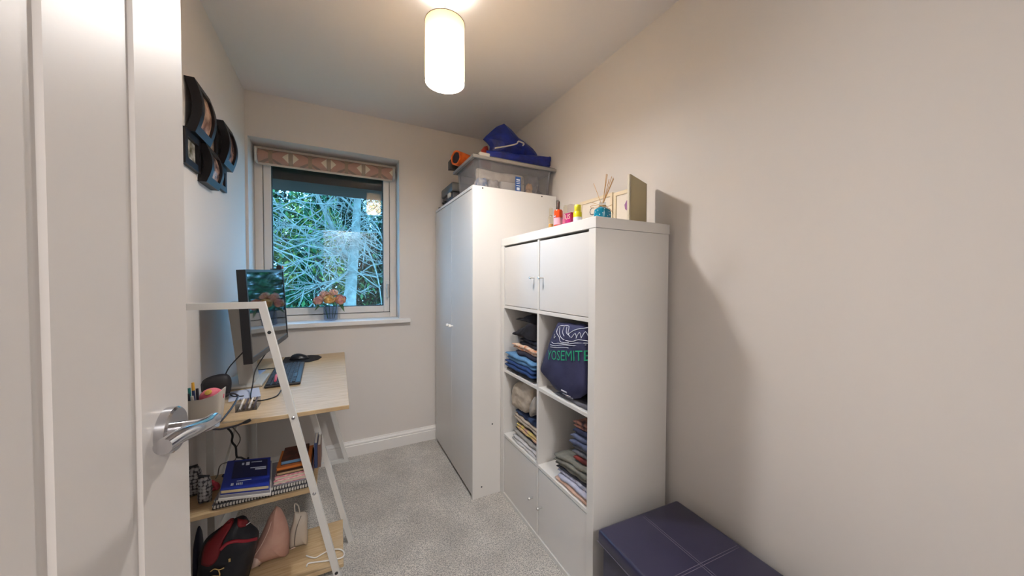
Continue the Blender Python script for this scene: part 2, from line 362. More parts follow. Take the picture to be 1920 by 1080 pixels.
# ------------------------------------------------------------------ ottoman
leath = mat('navy_leatherette', '2b2942', .32, bump=(220, .12, .001), var=(6, '322f48'))
oc = at(1183, 966, Z=.38); orr = rotz(-3.5); ol, ow = .76, .385
far = (at(1250, 930, Z=.38)+at(1116, 1003, Z=.38))/2
ot = thing('ottoman_bench', (far.x, far.y-ol/2-.004, 0), 'navy leatherette storage bench beside the white cube unit', 'bench')
OT = Matrix.Translation(Vector((far.x, far.y-ol/2-.004, 0))) @ orr
ob('body', bx((-ow/2+.014, -ol/2+.014, 0), (ow/2-.014, ol/2-.014, .335), .006, 2, M=OT), leath, ot, smooth=35)
lid = ob('lid', bx((-ow/2, -ol/2, .33), (ow/2, ol/2, .38), .012, 3, M=OT), leath, ot, smooth=35)
cs_ = at(1340, 1040, Z=.38).y-(far.y-ol/2)
bm = new()
for pts in ([(-.004, -ol/2+.02), (-.004, ol/2-.02)], [(.004, -ol/2+.02), (.004, ol/2-.02)], [(-ow/2+.02, .004+cs_), (ow/2-.02, .004+cs_)], [(-ow/2+.02, cs_-.004), (ow/2-.02, cs_-.004)]):
    tube(bm, [OT @ Vector((p[0], p[1], .3802)) for p in pts], .0008, 5)
ob('stitching', bm, mat('thread', '6a6272', .6), lid)
bm = new()
box(bm, (-ow/2-.0005, -ol/2, .336), (-ow/2+.002, ol/2, .3375), M=OT)
ob('hem', bm, mat('thread', '6a6272', .6), lid)

# ------------------------------------------------------------------ desk with side shelves
DT = .74; DX, DXW = .036, -.475; FY = [1.437, 1.735, 2.515]
desk = thing('ladder_desk', (-.22, 2.0, 0), 'light oak desk on slanted white metal frames with two low shelves', 'desk')
ob('desk_top', bx((DXW, 1.462, DT-.016), (DX, 2.555, DT), .0015, 1), oak, desk)
def legx(z): return .010-(z/1.157)*.247                 # the front legs lean back towards the wall
SQ = .011
for i, fy in enumerate(FY):
    top = 1.157 if i == 0 else DT-.017
    def bar(nm, pts):
        d = (pts[1]-pts[0]).normalized(); s = d.cross(Vector((0, 1, 0))).normalized()*SQ
        w_ = SQ-(.0006 if 'bar' in nm else 0); c = [pts[0]+s+Vector((0, -w_, 0)), pts[0]+s+Vector((0, w_, 0)), pts[0]-s+Vector((0, w_, 0)), pts[0]-s+Vector((0, -w_, 0))]
        return ob(nm, prism(c, pts[1]-pts[0]), whitemetal, desk)
    dx = .035 if i else 0
    bar('front_leg', (Vector((legx(0)+dx, fy, 0)), Vector((legx(top)+dx*.5, fy, top))))
    bar('rear_leg', (Vector((-.458, fy, 0)), Vector((-.458, fy, top))))
    bar('top_bar', (Vector((-.458, fy, top-SQ)), Vector((legx(top)+dx*.5+.002, fy, top-SQ))))
    if i == 2: bar('foot_bar', (Vector((-.458, fy, .012)), Vector((legx(0)+dx, fy, .012))))
    else: bar('foot_bar', (Vector((-.458, fy, .085)), Vector((legx(.085)+dx, fy, .085))))
for z, xe in ((.45, -.078), (.122, .012)):
    ob('shelf', bx((-.482, 1.45, z-.016), (xe, 1.722, z), .0015, 1), oak, desk)
for z in (.44, .735, 1.05, .11):
    ob('screw', lt((legx(z), FY[0]-SQ+.0005, z), [(.006, 0), (.006, .0015), (.003, .003)], 12, (0, -1, 0)), chrome if z in (.44, .735) else steel, desk)
bm = new(); tube(bm, [(-.458, 2.50, .70), (-.458, 1.75, .30)], .007, 6); ob('brace', bm, whitemetal, desk)

# monitor
mn0, mn1, mf0, mf1 = Vector((-.335, 1.70, 1.275)), Vector((-.315, 1.70, .889)), Vector((-.279, 2.30, 1.29)), Vector((-.262, 2.30, .897))
mon = thing('monitor', (-.39, 2.0, DT), 'black flat computer monitor on a grey pillar stand reflecting the window', 'monitor')
nrm = (mn1-mn0).cross(mf0-mn0).normalized()
if nrm.x < 0: nrm = -nrm
plast = mat('monitor_black', '17171b', .3)
bm = prism([mn0, mf0, mf1, mn1], nrm*-.028)
ob('casing', bm, plast, mon)
def q(a, b, off=0): return mn0+(mf0-mn0)*a+(mn1-mn0)*b+nrm*off
ob('screen', prism([q(.02, .03, -.0005), q(.98, .03, -.0005), q(.98, .94, -.0005), q(.02, .94, -.0005)], nrm*.0015), mat('screen_glass', '07090d', .05, spec=.9, coat=.5), mon)
bz = new()
for a0, a1, b0, b1 in ((0, 1, 0, .03), (0, 1, .94, 1), (0, .02, .03, .94), (.98, 1, .03, .94)): prism([q(a0, b0), q(a1, b0), q(a1, b1), q(a0, b1)], nrm*.003, bm=bz)
ob('bezel', bz, plast, mon)
grey = mat('stand_grey', 'b2ada4', .4)
ob('stand_neck', prism([Vector((-.405, 1.93, DT+.012)), Vector((-.348, 1.93, DT+.012)), Vector((-.388, 1.93, 1.13)), Vector((-.445, 1.93, 1.13))], (0, .10, 0)), grey, mon)
ob('stand_mount', bx((-.42, 1.94, 1.05), (-.315, 2.02, 1.12), .006), plast, mon)
ob('stand_base', bx((-.47, 1.89, DT), (-.313, 2.10, DT+.014), .006, 2), grey, mon)
p = q(.80, 0)
wc = thing('webcam', p, 'tiny black and orange webcam clipped on top of the monitor', 'webcam')
bm = new(); lathe(bm, p+Vector((0.012, 0, .013)), [(.011, -.026), (.013, -.02), (.013, .02), (.011, .026)], 14, (0, 1, 0)); ob('body', bm, black, wc, smooth=40)
ob('lens', lt(p+Vector((.024, .0, .013)), [(.008, 0), (.008, .004), (.005, .005)], 14, (1, 0, 0)), mat('orange_plastic', 'd9742a', .4), wc)
ob('clip', bx((p.x-.028, p.y-.012, p.z+.001), (p.x+.006, p.y+.012, p.z+.005), .001), black, wc)

# keyboard, mouse and mat
kb = thing('keyboard', (-.245, 2.075, DT), 'black computer keyboard in front of the monitor', 'keyboard')
KM4 = Matrix.Translation(Vector((-.238, 2.075, DT))) @ rotz(2)
ob('case', bx((-.070, -.225, 0), (.070, .225, .014), .005, 2, M=KM4), mat('key_black', '1b1c22', .4), kb)
keym = bpy.data.meshes.new('key'); bm = bx((-.0075, -.0078, 0), (.0075, .0078, .006), .002, 1); bm.to_mesh(keym); bm.free(); keym.materials.append(mat('key_top', '24262e', .45))
for r in range(6):
    for c in range(22):
        if r == 5 and 4 <= c <= 8: continue
        k = bpy.data.objects.new('key', keym); COL.objects.link(k); k.parent = kb
        k.location = (KM4 @ Vector((-.056+.0187*r+(0.004 if r else 0), -.208+.0198*c, .012)))-kb.location
        k.rotation_euler = (0, 0, math.radians(2))
k = ob('space_bar', bx((.0355, -.132, .012), (.0505, -.046, .018), .002, 1, M=KM4), mat('key_top', '24262e', .45), kb)
bm = prism([Vector((-.30, 2.345, DT)), Vector((-.155, 2.335, DT)), Vector((-.11, 2.38, DT)), Vector((-.095, 2.44, DT)), Vector((-.115, 2.50, DT)), Vector((-.16, 2.53, DT)), Vector((-.30, 2.53, DT))], (0, 0, .004))
ob('mouse_mat', bm, mat('mat_black', '131317', .85), label='black rounded mouse mat at the window end of the desk', cat='mouse mat')
ms = thing('mouse', (-.215, 2.43, DT+.004), 'black computer mouse on the dark mat', 'mouse')
bm = new(); bmesh.ops.create_uvsphere(bm, u_segments=20, v_segments=12, radius=1)
for v in bm.verts: v.co = Vector((-.215+v.co.x*.052, 2.43+v.co.y*.031, DT+.0045+max(v.co.z, -.02)*.034*(1-.25*v.co.x)))
ob('shell', bm, mat('mouse_black', '1d1d22', .3), ms, smooth=True)
ob('scroll_wheel', lt((-.24, 2.426, DT+.035), [(.005, 0), (.006, .002), (.006, .006), (.005, .008)], 12, (0, 1, 0)), grey, ms)
pn = thing('marker_pen', (-.27, 1.93, DT+.019), 'pink highlighter pen lying across the keyboard', 'pen')
a, b = Vector((-.262, 1.88, DT+.0245)), Vector((-.272, 1.985, DT+.0245))
ob('barrel', tb([a, a.lerp(b, .62)], .0055, 10), mat('pink_ink', 'd9566e', .35), pn, smooth=40)
ob('cap', tb([a.lerp(b, .62), b], .0062, 10), mat('pink_cap', 'e2707f', .3), pn, smooth=40)
for i, (cx, cy, rz, w, d, c, l) in enumerate(((-.36, 1.80, 12, .105, .15, 'b9bfd2', 'pale sheet of notepaper under the monitor cables'), (-.40, 2.178, -8, .08, .13, 'a8b2cf', 'folded bluish leaflet behind the monitor stand'))):
    bm = bx((-w/2, -d/2, 0), (w/2, d/2, .0015), M=Matrix.Translation(Vector((cx, cy, DT+.0003))) @ rotz(rz))
    ob('paper_sheet', bm, mat('note%d' % i, c, .8), label=l, cat='paper')

# cables
S1 = .4502                                              # top of the middle desk shelf
def cable(pts, r, label, c='17171a'):
    return ob('cable', tb(spline(pts, 6), r, 7), mat('cable_'+c, c, .5), smooth=True, label=label, cat='cable')
cable([(-.333, 1.90, 1.0), (-.362, 1.85, .93), (-.412, 1.80, .86), (-.425, 1.79, .80), (-.402, 1.78, DT+.010), (-.376, 1.768, DT+.0045), (-.356, 1.762, DT+.0045)], .0025, 'thin black cable dropping from behind the monitor to the desk')
cable([(-.304, 1.98, .8905), (-.332, 1.87, .83), (-.336, 1.82, .77), (-.330, 1.75, DT+.0045), (-.312, 1.69, DT+.003), (-.28, 1.668, DT+.003), (-.235, 1.70, DT+.003), (-.228, 1.79, DT+.003), (-.232, 1.851, DT+.003)], .0025, 'black looped cable running under the front of the keyboard')
cable([(-.465, 2.3, DT+.0022), (-.445, 2.26, DT+.0022), (-.425, 2.25, DT+.0022), (-.35, 2.25, DT+.0022), (-.3155, 2.252, DT+.0022)], .0022, 'thin black lead on the desk behind the keyboard')
pts = [at(432, 808, Y=1.80), at(435, 828, Y=1.80), at(442, 838, Y=1.80), at(444, 856, Y=1.80), at(452, 858, Y=1.80), at(462, 862, Y=1.80)]; pe = pts[-1]
cable([Vector((-.440, 1.80, DT+.004)), Vector((-.470, 1.785, DT+.0045)), Vector((-.4865, 1.778, .728)), Vector((-.4855, 1.782, .70))]+pts+[Vector((pe.x+.012, 1.77, S1+.022)), Vector((pe.x+.015, 1.715, S1+.0045)), Vector((pe.x+.015, 1.69, S1+.0038))], .004, 'thick black power cable hanging behind the desk shelves')
cable([Vector((-.440, 1.845, DT+.0022)), Vector((-.470, 1.84, DT+.003)), Vector((-.486, 1.835, .728)), Vector((-.482, 1.83, .70)), at(448, 815, Y=1.83), at(442, 842, Y=1.83), at(441, 862, Y=1.82), Vector((-.432, 1.76, S1+.022)), Vector((-.432, 1.715, S1+.003)), Vector((-.432, 1.69, S1+.002))], .0022, 'thin grey lead hanging beside the black power cable', '6a625c')
# headset boom bent over the desk edge
hb = thing('headset', (-.40, 1.75, DT), 'dark headset with a bent microphone arm on the near desk edge', 'headset')
bp = [at(447, 742, Z=DT+.03), at(440, 757, Z=DT+.02), at(420, 783, Z=DT+.008), at(396, 804.5, Y=1.4562), at(412, 805, Y=1.4585), at(440, 799, Y=1.4585), at(456, 793, Y=1.458)]
ob('microphone_arm', tb(spline([Vector((-.408, 1.708, DT+.034)), Vector((-.375, 1.70, DT+.036)), bp[0]], 3)+spline([bp[1], bp[2], Vector((-.366, 1.476, DT+.0045)), Vector((-.373, 1.4595, DT+.0045)), Vector((-.379, 1.4555, DT-.003)), bp[3]], 3)+spline(bp[4:], 3), .0032, 8), mat('arm_grey', '2e2b35', .4), hb, smooth=40)
ob('microphone', tb([bp[-1], at(463, 790.5, Y=1.4562), at(470, 787, Y=1.457)], [.004, .006, .005], 10), black, hb, smooth=40)
c0 = at(406, 722, Y=1.72)
bm = pillow([at(u, v, Y=1.72) for u, v in ((376, 722), (382, 712), (400, 704), (425, 701), (434, 712), (433, 730), (425, 745), (400, 745), (380, 740))], (0, 1, 0), .02, .02, rings=4, k=3)
ob('ear_cushion', bm, mat('pouch_black', '16151c', .6), hb, smooth=True)

# pen pot and what stands in it
pb = Vector((-.415, 1.525, DT))
pot = thing('pen_pot', pb, 'beige plastic pen pot with a dipped front rim on the desk corner', 'pot')
potm = mat('pot_beige', 'bdb6ac', .45)
def potring(z, w, d, k=8):
    out = []
    for i in range(28):
        a = 2*math.pi*i/28; x = abs(math.cos(a))**.35*math.copysign(1, math.cos(a)); y = abs(math.sin(a))**.35*math.copysign(1, math.sin(a))
        out.append(Vector((pb.x+x*w, pb.y+y*d, z(x) if callable(z) else z)))
    return out
bm = new()
R = [[bm.verts.new(p) for p in potring(zz, w, d)] for zz, w, d in ((DT, .044, .030), (lambda x: DT+.085+.022*max(0, x)**2, .053, .036), (lambda x: DT+.085+.022*max(0, x)**2, .0505, .0335), (DT+.004, .042, .028))]
for a, b in zip(R, R[1:]):
    for i in range(28): bm.faces.new((a[i], a[(i+1) % 28], b[(i+1) % 28], b[i]))
bm.faces.new(R[0][::-1]); bm.faces.new(R[-1])
ob('tub', bm, potm, pot, smooth=50)
def pen(dx, dy, tip, col, label, capc=None, name='pen', r=.0042):
    b0 = pb+Vector((tip[0]*.84, tip[1]*.78, .0042)); t = pb+Vector(tip); e = thing(name, b0, label, 'pen')
    ob('barrel', tb([b0, b0.lerp(t, .8)], r, 9), mat('pen_'+col, col, .4), e, smooth=40)
    ob('tip' if name == 'pencil' else 'cap', tb([b0.lerp(t, .8), b0.lerp(t, .83), t], [r, r*1.08, r*.95], 9), mat('pen_'+(capc or col), capc or col, .35), e, smooth=40)
pen(-.03, 0, (-.030, -.006, .140), '26365e', 'navy pencil with a yellow rubber end in the beige pot', 'e0a83a', 'pencil')
pen(-.04, .01, (-.045, .012, .118), '1f6f6c', 'teal felt pen leaning in the beige pot')
pen(-.035, -.012, (-.041, -.012, .104), '20242e', 'black ballpoint pen in the beige pot')
pen(-.02, .01, (-.026, .018, .112), '2a2a34', 'dark pen standing behind the pencil in the pot')
pen(-.005, -.008, (-.027, -.024, .098), 'cfcac2', 'short pale pen leaning on the rim of the pot')
bm = new(); bmesh.ops.create_icosphere(bm, subdivisions=4, radius=.030); sb_ = pb+Vector((.0185, -.001, .082))
for v in bm.verts: v.co = sb_+Vector((v.co.x*1.12, v.co.y*.93, v.co.z))*(1+.05*noise.noise(v.co*160))
ob('sponge_ball', bm, mat('pink_sponge', 'c4596a', .9, var=(60, 'd77583')), smooth=True, label='round pink sponge ball in the pen pot', cat='sponge')
bm = new(); lathe(bm, sb_+Vector((-.1*1.12, -.72*.93, .69))*.0295, [(.003, 0), (.010, .002), (.010, .005), (.004, .007)], 12, (-.1, -.72, .69)); ob('button', bm, mat('gold_bit', 'd8b45a', .35, metal=.7), label='small gold button resting on the pink sponge ball', cat='button')
cl = glassmat('clear_plastic', (.86, .86, .88, 1), 1.4, .05)
tr_ = thing('clear_tray', (-.31, 1.60, DT), 'small clear plastic tray of clips behind the pen pot', 'tray')
bm = new()
for lo, hi in (((-.342, 1.565, DT), (-.277, 1.64, DT+.003)), ((-.342, 1.565, DT), (-.339, 1.64, DT+.03)), ((-.28, 1.565, DT), (-.277, 1.64, DT+.03)), ((-.342, 1.565, DT), (-.277, 1.568, DT+.03)), ((-.342, 1.637, DT), (-.277, 1.64, DT+.03))): box(bm, lo, hi)
ob('shell', bm, cl, tr_)
for i in range(4):
    a = Vector((-.331+.014*i, 1.575, DT+.0062)); b = a+Vector((.004, .05, .024))
    ob('clip', tb([a, b], .0035, 7), mat('clip%d' % (i % 2), ('d6d0c6', '4a4550')[i % 2], .4), label=('white', 'dark')[i % 2]+' plastic clip standing in the clear tray', cat='clip', group=('white', 'dark')[i % 2]+' clips in the clear tray')

# ------------------------------------------------------------------ things on the middle desk shelf
def slabpx(name, px, zt, th, m, **k):
    c = [at(u, v, Z=zt) for u, v in px]; return ob(name, prism([p-Vector((0, 0, th)) for p in c], (0, 0, th)), m, **k)
def notebook(x0, x1, y0, y1, z, label):
    t = thing('spiral_notebook', ((x0+x1)/2, (y0+y1)/2, z), label, 'notebook')
    ob('pages', bx((x0, y0+.012, z+.001), (x1, y1, z+.013)), mat('pages', 'd9d5cd', .8), t)
    ob('cover', bx((x0-.001, y0+.010, z+.013), (x1+.001, y1+.001, z+.0145)), mat('cover_grey', '77747c', .6), t)
    ob('cover', bx((x0-.001, y0+.010, z), (x1+.001, y1+.001, z+.001)), mat('cover_dark', '2a2a30', .6), t)
    rings = new(); n = int((x1-x0)/.0085)
    for i in range(n):
        x = x0+.004+(x1-x0-.008)*i/(n-1)
        tube(rings, [(x, y0+.010+.009*math.cos(a), z+.0075+.0061*math.sin(a)) for a in [2*math.pi*j/8 for j in range(9)]], .0012, 4, False)
    ob('spiral_binding', rings, mat('wire_black', '1c1c1f', .35, metal=.5), t, kind='stuff'); return t
notebook(-.385, -.095, 1.453, 1.665, S1, 'black spiral notebook lying lowest on the desk shelf')
notebook(-.38, -.098, 1.457, 1.66, S1+.0152, 'grey spiral notebook stacked on the lower black one')
# blue hardback with its strap
zb = .515
bb = thing('blue_book', at(460, 890, Z=zb-.03), 'bright blue hardback book with pale page edges on the notebooks', 'book')
cor = [at(u, v, Z=zb) for u, v in ((426.6, 864.6), (507.5, 857), (504.7, 909), (413, 919))]
for p in cor: p.z = 0
cc = sum(cor, Vector())/4
blue = mat('book_blue', '1a2f8f', .4)
zz = zb-.017
for k_, (a_, c_) in enumerate((('grey lined writing pad under the blue book', '8b8890'), ('white writing pad under the grey pad', 'd4d0cc'))):
    z1_ = zz-.0005-.0085*k_; o_ = [cc+(p-cc)*(1.04+.03*k_) for p in cor]
    ob('writing_pad', prism([p+Vector((0, 0, z1_-.008)) for p in o_], (0, 0, .008)), mat('pad_'+c_, c_, .8), label=a_, cat='notepad')
def lay(sc, z0, z1, m, nm): return ob(nm, prism([cc+(p-cc)*sc+Vector((0, 0, z0)) for p in cor], (0, 0, z1-z0)), m, bb)
lay(1, zz, zz+.003, blue, 'cover'); lay(.97, zz+.003, zb-.003, mat('page_edge', 'd8c79a', .8), 'pages')
cov = lay(1, zb-.003, zb, blue, 'cover')
def on(a, b, z=zb): p = cor[0]+(cor[1]-cor[0])*a+(cor[3]-cor[0])*b; return Vector((p.x, p.y, z))
ob('cover_panel', prism([on(.17, .06), on(.93, .06), on(.93, .68), on(.17, .68)], (0, 0, .0006)), mat('book_navy', '0f1a4c', .4), cov)
wht = mat('print_white', 'cfd6ea', .6)
bm = new()
for a0, a1, b0, b1 in ((.55, .90, .345, .375), (.66, .90, .40, .44), (.35, .40, .14, .22), (.44, .52, .12, .24), (.56, .8, .13, .15)):
    prism([on(a0, b0, zb+.0006), on(a1, b0, zb+.0006), on(a1, b1, zb+.0006), on(a0, b1, zb+.0006)], (0, 0, .0004), bm=bm)
for i, a0 in enumerate((.19, .22, .30, .335, .37, .405)): prism([on(a0, .83, zb), on(a0+.022, .83, zb), on(a0+.022, .90, zb), on(a0, .90, zb)], (0, 0, .0008), bm=bm)
prism([on(.30, .765, zb), on(.60, .75, zb), on(.60, .765, zb), on(.30, .78, zb)], (0, 0, .0008), bm=bm)
ob('print', bm, wht, cov, kind='stuff')
ob('pen_loop', tb([on(-.03, .42, zb-.012), on(.01, .44, zb-.012), on(.02, .44, zb-.006)], .006, 8), mat('book_navy', '0f1a4c', .4), bb)
# stack to the right of the blue book
def flat(name, x0, x1, y0, y1, z0, z1, col, label, cat='book', var=None, rz=0, page='cfc6b4'):
    t = thing(name, ((x0+x1)/2, (y0+y1)/2, z0), label, cat); Mx = Matrix.Translation(Vector(((x0+x1)/2, (y0+y1)/2, 0))) @ rotz(rz)
    w, d = (x1-x0)/2, (y1-y0)/2; cm = mat('cov_'+col, col, .45, var=var); th = .0015
    ob('pages', bx((-w+.002, -d+.002, z0+th), (w-.002, d-.002, z1-th), M=Mx), mat('pg_'+page, page, .8), t)
    ob('cover', bx((-w, -d, z1-th), (w, d, z1), M=Mx), cm, t); ob('cover', bx((-w, -d, z0), (w, d, z0+th), M=Mx), cm, t)
    ob('spine', bx((w-.002, -d, z0), (w, d, z1), M=Mx), cm, t); return t
flat('magazine', -.215, -.0932, 1.475, 1.655, S1+.031, S1+.043, 'b8506a', 'pink patterned magazine lying on the spiral notebooks', 'magazine', (70, 'e6c9c4'))
flat('magazine', -.212, -.094, 1.48, 1.655, S1+.0435, S1+.054, 'd9a0a0', 'pale pink floral magazine above the deeper pink one', 'magazine', (90, '8c3d55'))
flat('paperback_book', -.208, -.096, 1.49, 1.65, S1+.0545, S1+.066, '2c2420', 'dark brown paperback between magazine and orange book', page='b89f78')
flat('paperback_book', -.210, -.098, 1.505, 1.65, S1+.0665, S1+.077, 'b5662c', 'orange covered book under the black patterned book', page='d07c38')
t = flat('hardback_book', -.198, -.112, 1.52, 1.64, S1+.0775, S1+.092, '1c1518', 'black and red patterned book topmost beside the blue book', var=(45, '5a2a26'), page='5f86a8')
# upright books at the end of the shelf
def upright(x0, x1, y0, y1, z1, col, label, lean=0):
    t = thing('upright_book', ((x0+x1)/2, (y0+y1)/2, S1), label, 'book')
    Mx = Matrix.Translation(Vector(((x0+x1)/2, (y0+y1)/2, S1))) @ Matrix.Rotation(math.radians(lean), 4, 'Y'); w, d, h = (x1-x0)/2, (y1-y0)/2, z1-S1
    cm = mat('cov_'+col, col, .5)
    ob('pages', bx((-w+.0015, -d+.002, .002), (w-.0015, d-.002, h-.002), M=Mx), paper, t)
    ob('cover', bx((-w, -d, 0), (-w+.0015, d, h), M=Mx), cm, t); ob('cover', bx((w-.0015, -d, 0), (w, d, h), M=Mx), cm, t); ob('spine', bx((-w, -d-.001, 0), (w, -d+.001, h), M=Mx), cm, t)
upright(-.0925, -.0815, 1.60, 1.71, .555, '39476e', 'slim blue book standing upright at the end of the desk shelf', 0)
upright(-.0805, -.069, 1.60, 1.71, .545, '75594f', 'slim brown book standing upright beside the blue one', 0)
# patterned pouches and a pink ribbon
pm = bpy.data.materials.new('circle_print'); pm.use_nodes = True; nt = pm.node_tree; b_ = nt.nodes['Principled BSDF']; b_.inputs['Roughness'].default_value = .7
tc = nt.nodes.new('ShaderNodeTexCoord'); vo = nt.nodes.new('ShaderNodeTexVoronoi'); vo.inputs['Scale'].default_value = 85; vo.inputs['Randomness'].default_value = .35
rp = nt.nodes.new('ShaderNodeValToRGB'); e = rp.color_ramp.elements; e[0].color = lin('c9c6c4'); e[0].position = .0; e[1].color = lin('34343c'); e[1].position = .62
x_ = e.new(.3); x_.color = lin('a6a6aa'); x_ = e.new(.52); x_.color = lin('9b999c')
nt.links.new(tc.outputs['Object'], vo.inputs[0]); nt.links.new(vo.outputs['Distance'], rp.inputs[0]); nt.links.new(rp.outputs[0], b_.inputs['Base Color'])
def pouch(px, y, tf, label):
    c = [at(u, v, Y=y) for u, v in px]
    for p in c: p.z = max(p.z, S1)
    bm = pillow(c, (0, 1, 0), tf, tf, rings=5, k=4, wr=.003, seed=y*9)
    for v in bm.verts: v.co.z = max(v.co.z, S1-.0003)
    t = thing('patterned_pouch', (sum(p.x for p in c)/len(c), y, S1), label, 'pouch'); ob('body', bm, pm, t, smooth=True)
    ob('zip', tb([c[0]+Vector((0, -tf*.2, .004)), c[1]+Vector((0, -tf*.2, .004))], .003, 6), mat('zip_dark', '2b2b33', .4, metal=.4), t)
pouch(((352, 878), (372, 872), (380, 900), (384, 935), (376, 948), (352, 950)), 1.60, .028, 'grey circle print pouch at the wall end of the desk shelf')
pouch(((372, 893), (394, 893), (398, 915), (396, 945), (386, 958), (372, 955)), 1.53, .022, 'smaller grey circle print pouch leaning against the other')
rb = [at(u, v, Y=1.59) for u, v in ((392, 935), (388, 915), (398, 902), (410, 912), (404, 930), (392, 925), (400, 905), (412, 905), (410, 925), (398, 940), (390, 930), (404, 914))]
for i, p in enumerate(rb): p.y += .010*math.sin(i*1.7); p.z = max(p.z, S1+.0076); p.x = min(p.x, -.402)
ob('ribbon_strap', tb(spline(rb, 5), .0055, 7), mat('pink_cloth', 'c9485c', .8), smooth=True, label='tangled pink fabric strap between pouches and blue book', cat='strap')

# ------------------------------------------------------------------ bags on the lowest desk shelf
S0 = .1222
def bagpx(px, y, tf, tb_, zmin, **k):
    c = [at(u, v, Y=y) for u, v in px]
    for p in c: p.z = max(p.z, zmin)
    bm = pillow(c, (0, -1, 0), tf, tb_, **k)
    for v in bm.verts: v.co.z = max(v.co.z, S0)
    return bm, c
redm = mat('bag_red', '7d1420', .6); navy = mat('bag_navy', '10101c', .5, bump=(60, .2, .003))
bk = thing('handbag', (-.34, 1.53, S0), 'black and red handbag with a gold letter on the lowest shelf', 'bag')
bm, c = bagpx(((372, 1045), (384, 1015), (410, 990), (450, 968), (468, 980), (486, 1000), (480, 1030), (468, 1075), (458, 1150), (400, 1165), (370, 1150)), 1.53, .05, .06, S0, rings=8, wr=.006, wsc=18)
hb_ = ob('body', bm, navy, bk, smooth=True)
T1 = tree_of(hb_)
def onfront(u, v, y, tr, lift=.002):
    p = at(u, v, Y=y); p.z = max(p.z, S0+.010); h = tr.ray_cast(Vector((p.x, 1.2, p.z)), Vector((0, 1, 0)))
    return (h[0] if h[0] else p)+Vector((0, -lift, 0))
def patch(px, y, tr, m, parent, name, th=.006, lift=.001, n=10):
    "a fabric panel lying on the front of a soft bag: outline filled with a fan grid"
    cpx = (sum(p[0] for p in px)/len(px), sum(p[1] for p in px)/len(px)); bm = new(); R = []
    o = [(p.x, p.y) for p in spline([Vector((a, b, 0)) for a, b in list(px)+[px[0]]], 3)][:-1]
    for i in range(5):
        f = 1-i/5; R.append([bm.verts.new(onfront(cpx[0]+(a-cpx[0])*f, cpx[1]+(b-cpx[1])*f, y, tr, lift+(th*(1-f**4)))) for a, b in o])
    t = bm.verts.new(onfront(cpx[0], cpx[1], y, tr, lift+th)); m_ = len(o)
    for a, b in zip(R, R[1:]):
        for j in range(m_): bm.faces.new((a[j], a[(j+1) % m_], b[(j+1) % m_], b[j]))
    for j in range(m_): bm.faces.new((R[-1][j], R[-1][(j+1) % m_], t))
    bm.faces.new(R[0]); return ob(name, bm, m, parent, smooth=True)
patch(((383, 1046), (386, 1018), (408, 995), (432, 972), (440, 975), (425, 1000), (416, 1030), (400, 1045)), 1.53, T1, redm, bk, 'red_panel')
patch(((446, 970), (462, 972), (466, 982), (450, 980)), 1.53, T1, redm, bk, 'red_panel', .004)
ob('strap', tb(spline([onfront(u, v, 1.53, T1, .006) for u, v in ((421, 1013), (432, 1003), (448, 999), (466, 1001), (483, 1004))], 4), .0055, 7), mat('strap_red', '9c1d30', .5), bk, smooth=True)
gold = mat('gold', 'e8c88a', .25, metal=.9)
bm = new()
for pts in (((429, 1043), (420, 1047), (411, 1046), (403, 1052)), ((418, 1046), (421, 1056), (416, 1064), (412, 1072)), ((420, 1058), (406, 1060), (399, 1066), (400, 1071), (412, 1070), (417, 1060))):
    tube(bm, spline([onfront(u, v, 1.53, T1, .006) for u, v in pts], 4), .0022, 6)
ob('gold_letter', bm, gold, bk, smooth=True, kind='stuff')
ob('clasp', bx(*(lambda p: (p-Vector((.003, .002, .008)), p+Vector((.003, .002, .004))))(onfront(438, 1030, 1.53, T1, .004))), gold, bk)
ob('buckle', tb([onfront(463, 980, 1.53, T1, .006), onfront(470, 977, 1.53, T1, .006)], .0022, 6), chrome, bk)
bm, c = bagpx(((363, 1020), (370, 990), (377, 990), (381, 1030), (380, 1160), (364, 1160)), 1.60, .03, .03, S0, rings=4, k=3)
ob('navy_pouch', bm, mat('pouch_navy', '181c36', .6), smooth=True, label='slim navy pouch standing at the wall side of the handbag', cat='pouch')
pkm = mat('bag_pink', 'c69c8c', .5, var=(14, 'b98b7d'), bump=(40, .15, .003))
pk = thing('shoulder_bag', (-.22, 1.60, S0), 'slouchy dusty pink shoulder bag between the handbag and beige purse', 'bag')
bm, c = bagpx(((520, 948), (530, 955), (540, 985), (543, 1010), (541, 1050), (534, 1100), (505, 1115), (478, 1110), (466, 1062), (470, 1035), (488, 1005), (505, 970)), 1.60, .045, .04, S0, rings=8, wr=.005, wsc=14, seed=2)
pb_ = ob('body', bm, pkm, pk, smooth=True); T2 = tree_of(pb_)
lp = mat('bag_pale_pink', 'd9bcae', .5)
patch(((466, 1062), (472, 1040), (488, 1034), (494, 1050), (490, 1080), (468, 1085)), 1.60, T2, lp, pk, 'front_pocket', .008)
ob('zip', tb([onfront(466, 1060, 1.6, T2, .009), onfront(490, 1050, 1.6, T2, .011)], .0022, 6), mat('zip_brown', '6b5148', .4), pk)
ob('seam', tb(spline([onfront(u, v, 1.6, T2, .001) for u, v in ((515, 955), (508, 980), (494, 1010), (480, 1032))], 4), .0016, 5), lp, pk)
bg = thing('beige_purse', (-.152, 1.62, S0), 'pale beige zip purse standing upright on the lowest shelf', 'purse')
bm, c = bagpx(((553, 958), (562, 960), (575, 961), (577, 985), (576, 1030), (571, 1062), (550, 1075), (543, 1040), (541, 1012), (547, 985)), 1.62, .018, .022, S0+.004, rings=5, k=3, wr=.002)
b2 = ob('body', bm, mat('purse_beige', 'c2b6a8', .5), bg, smooth=True); T3 = tree_of(b2)
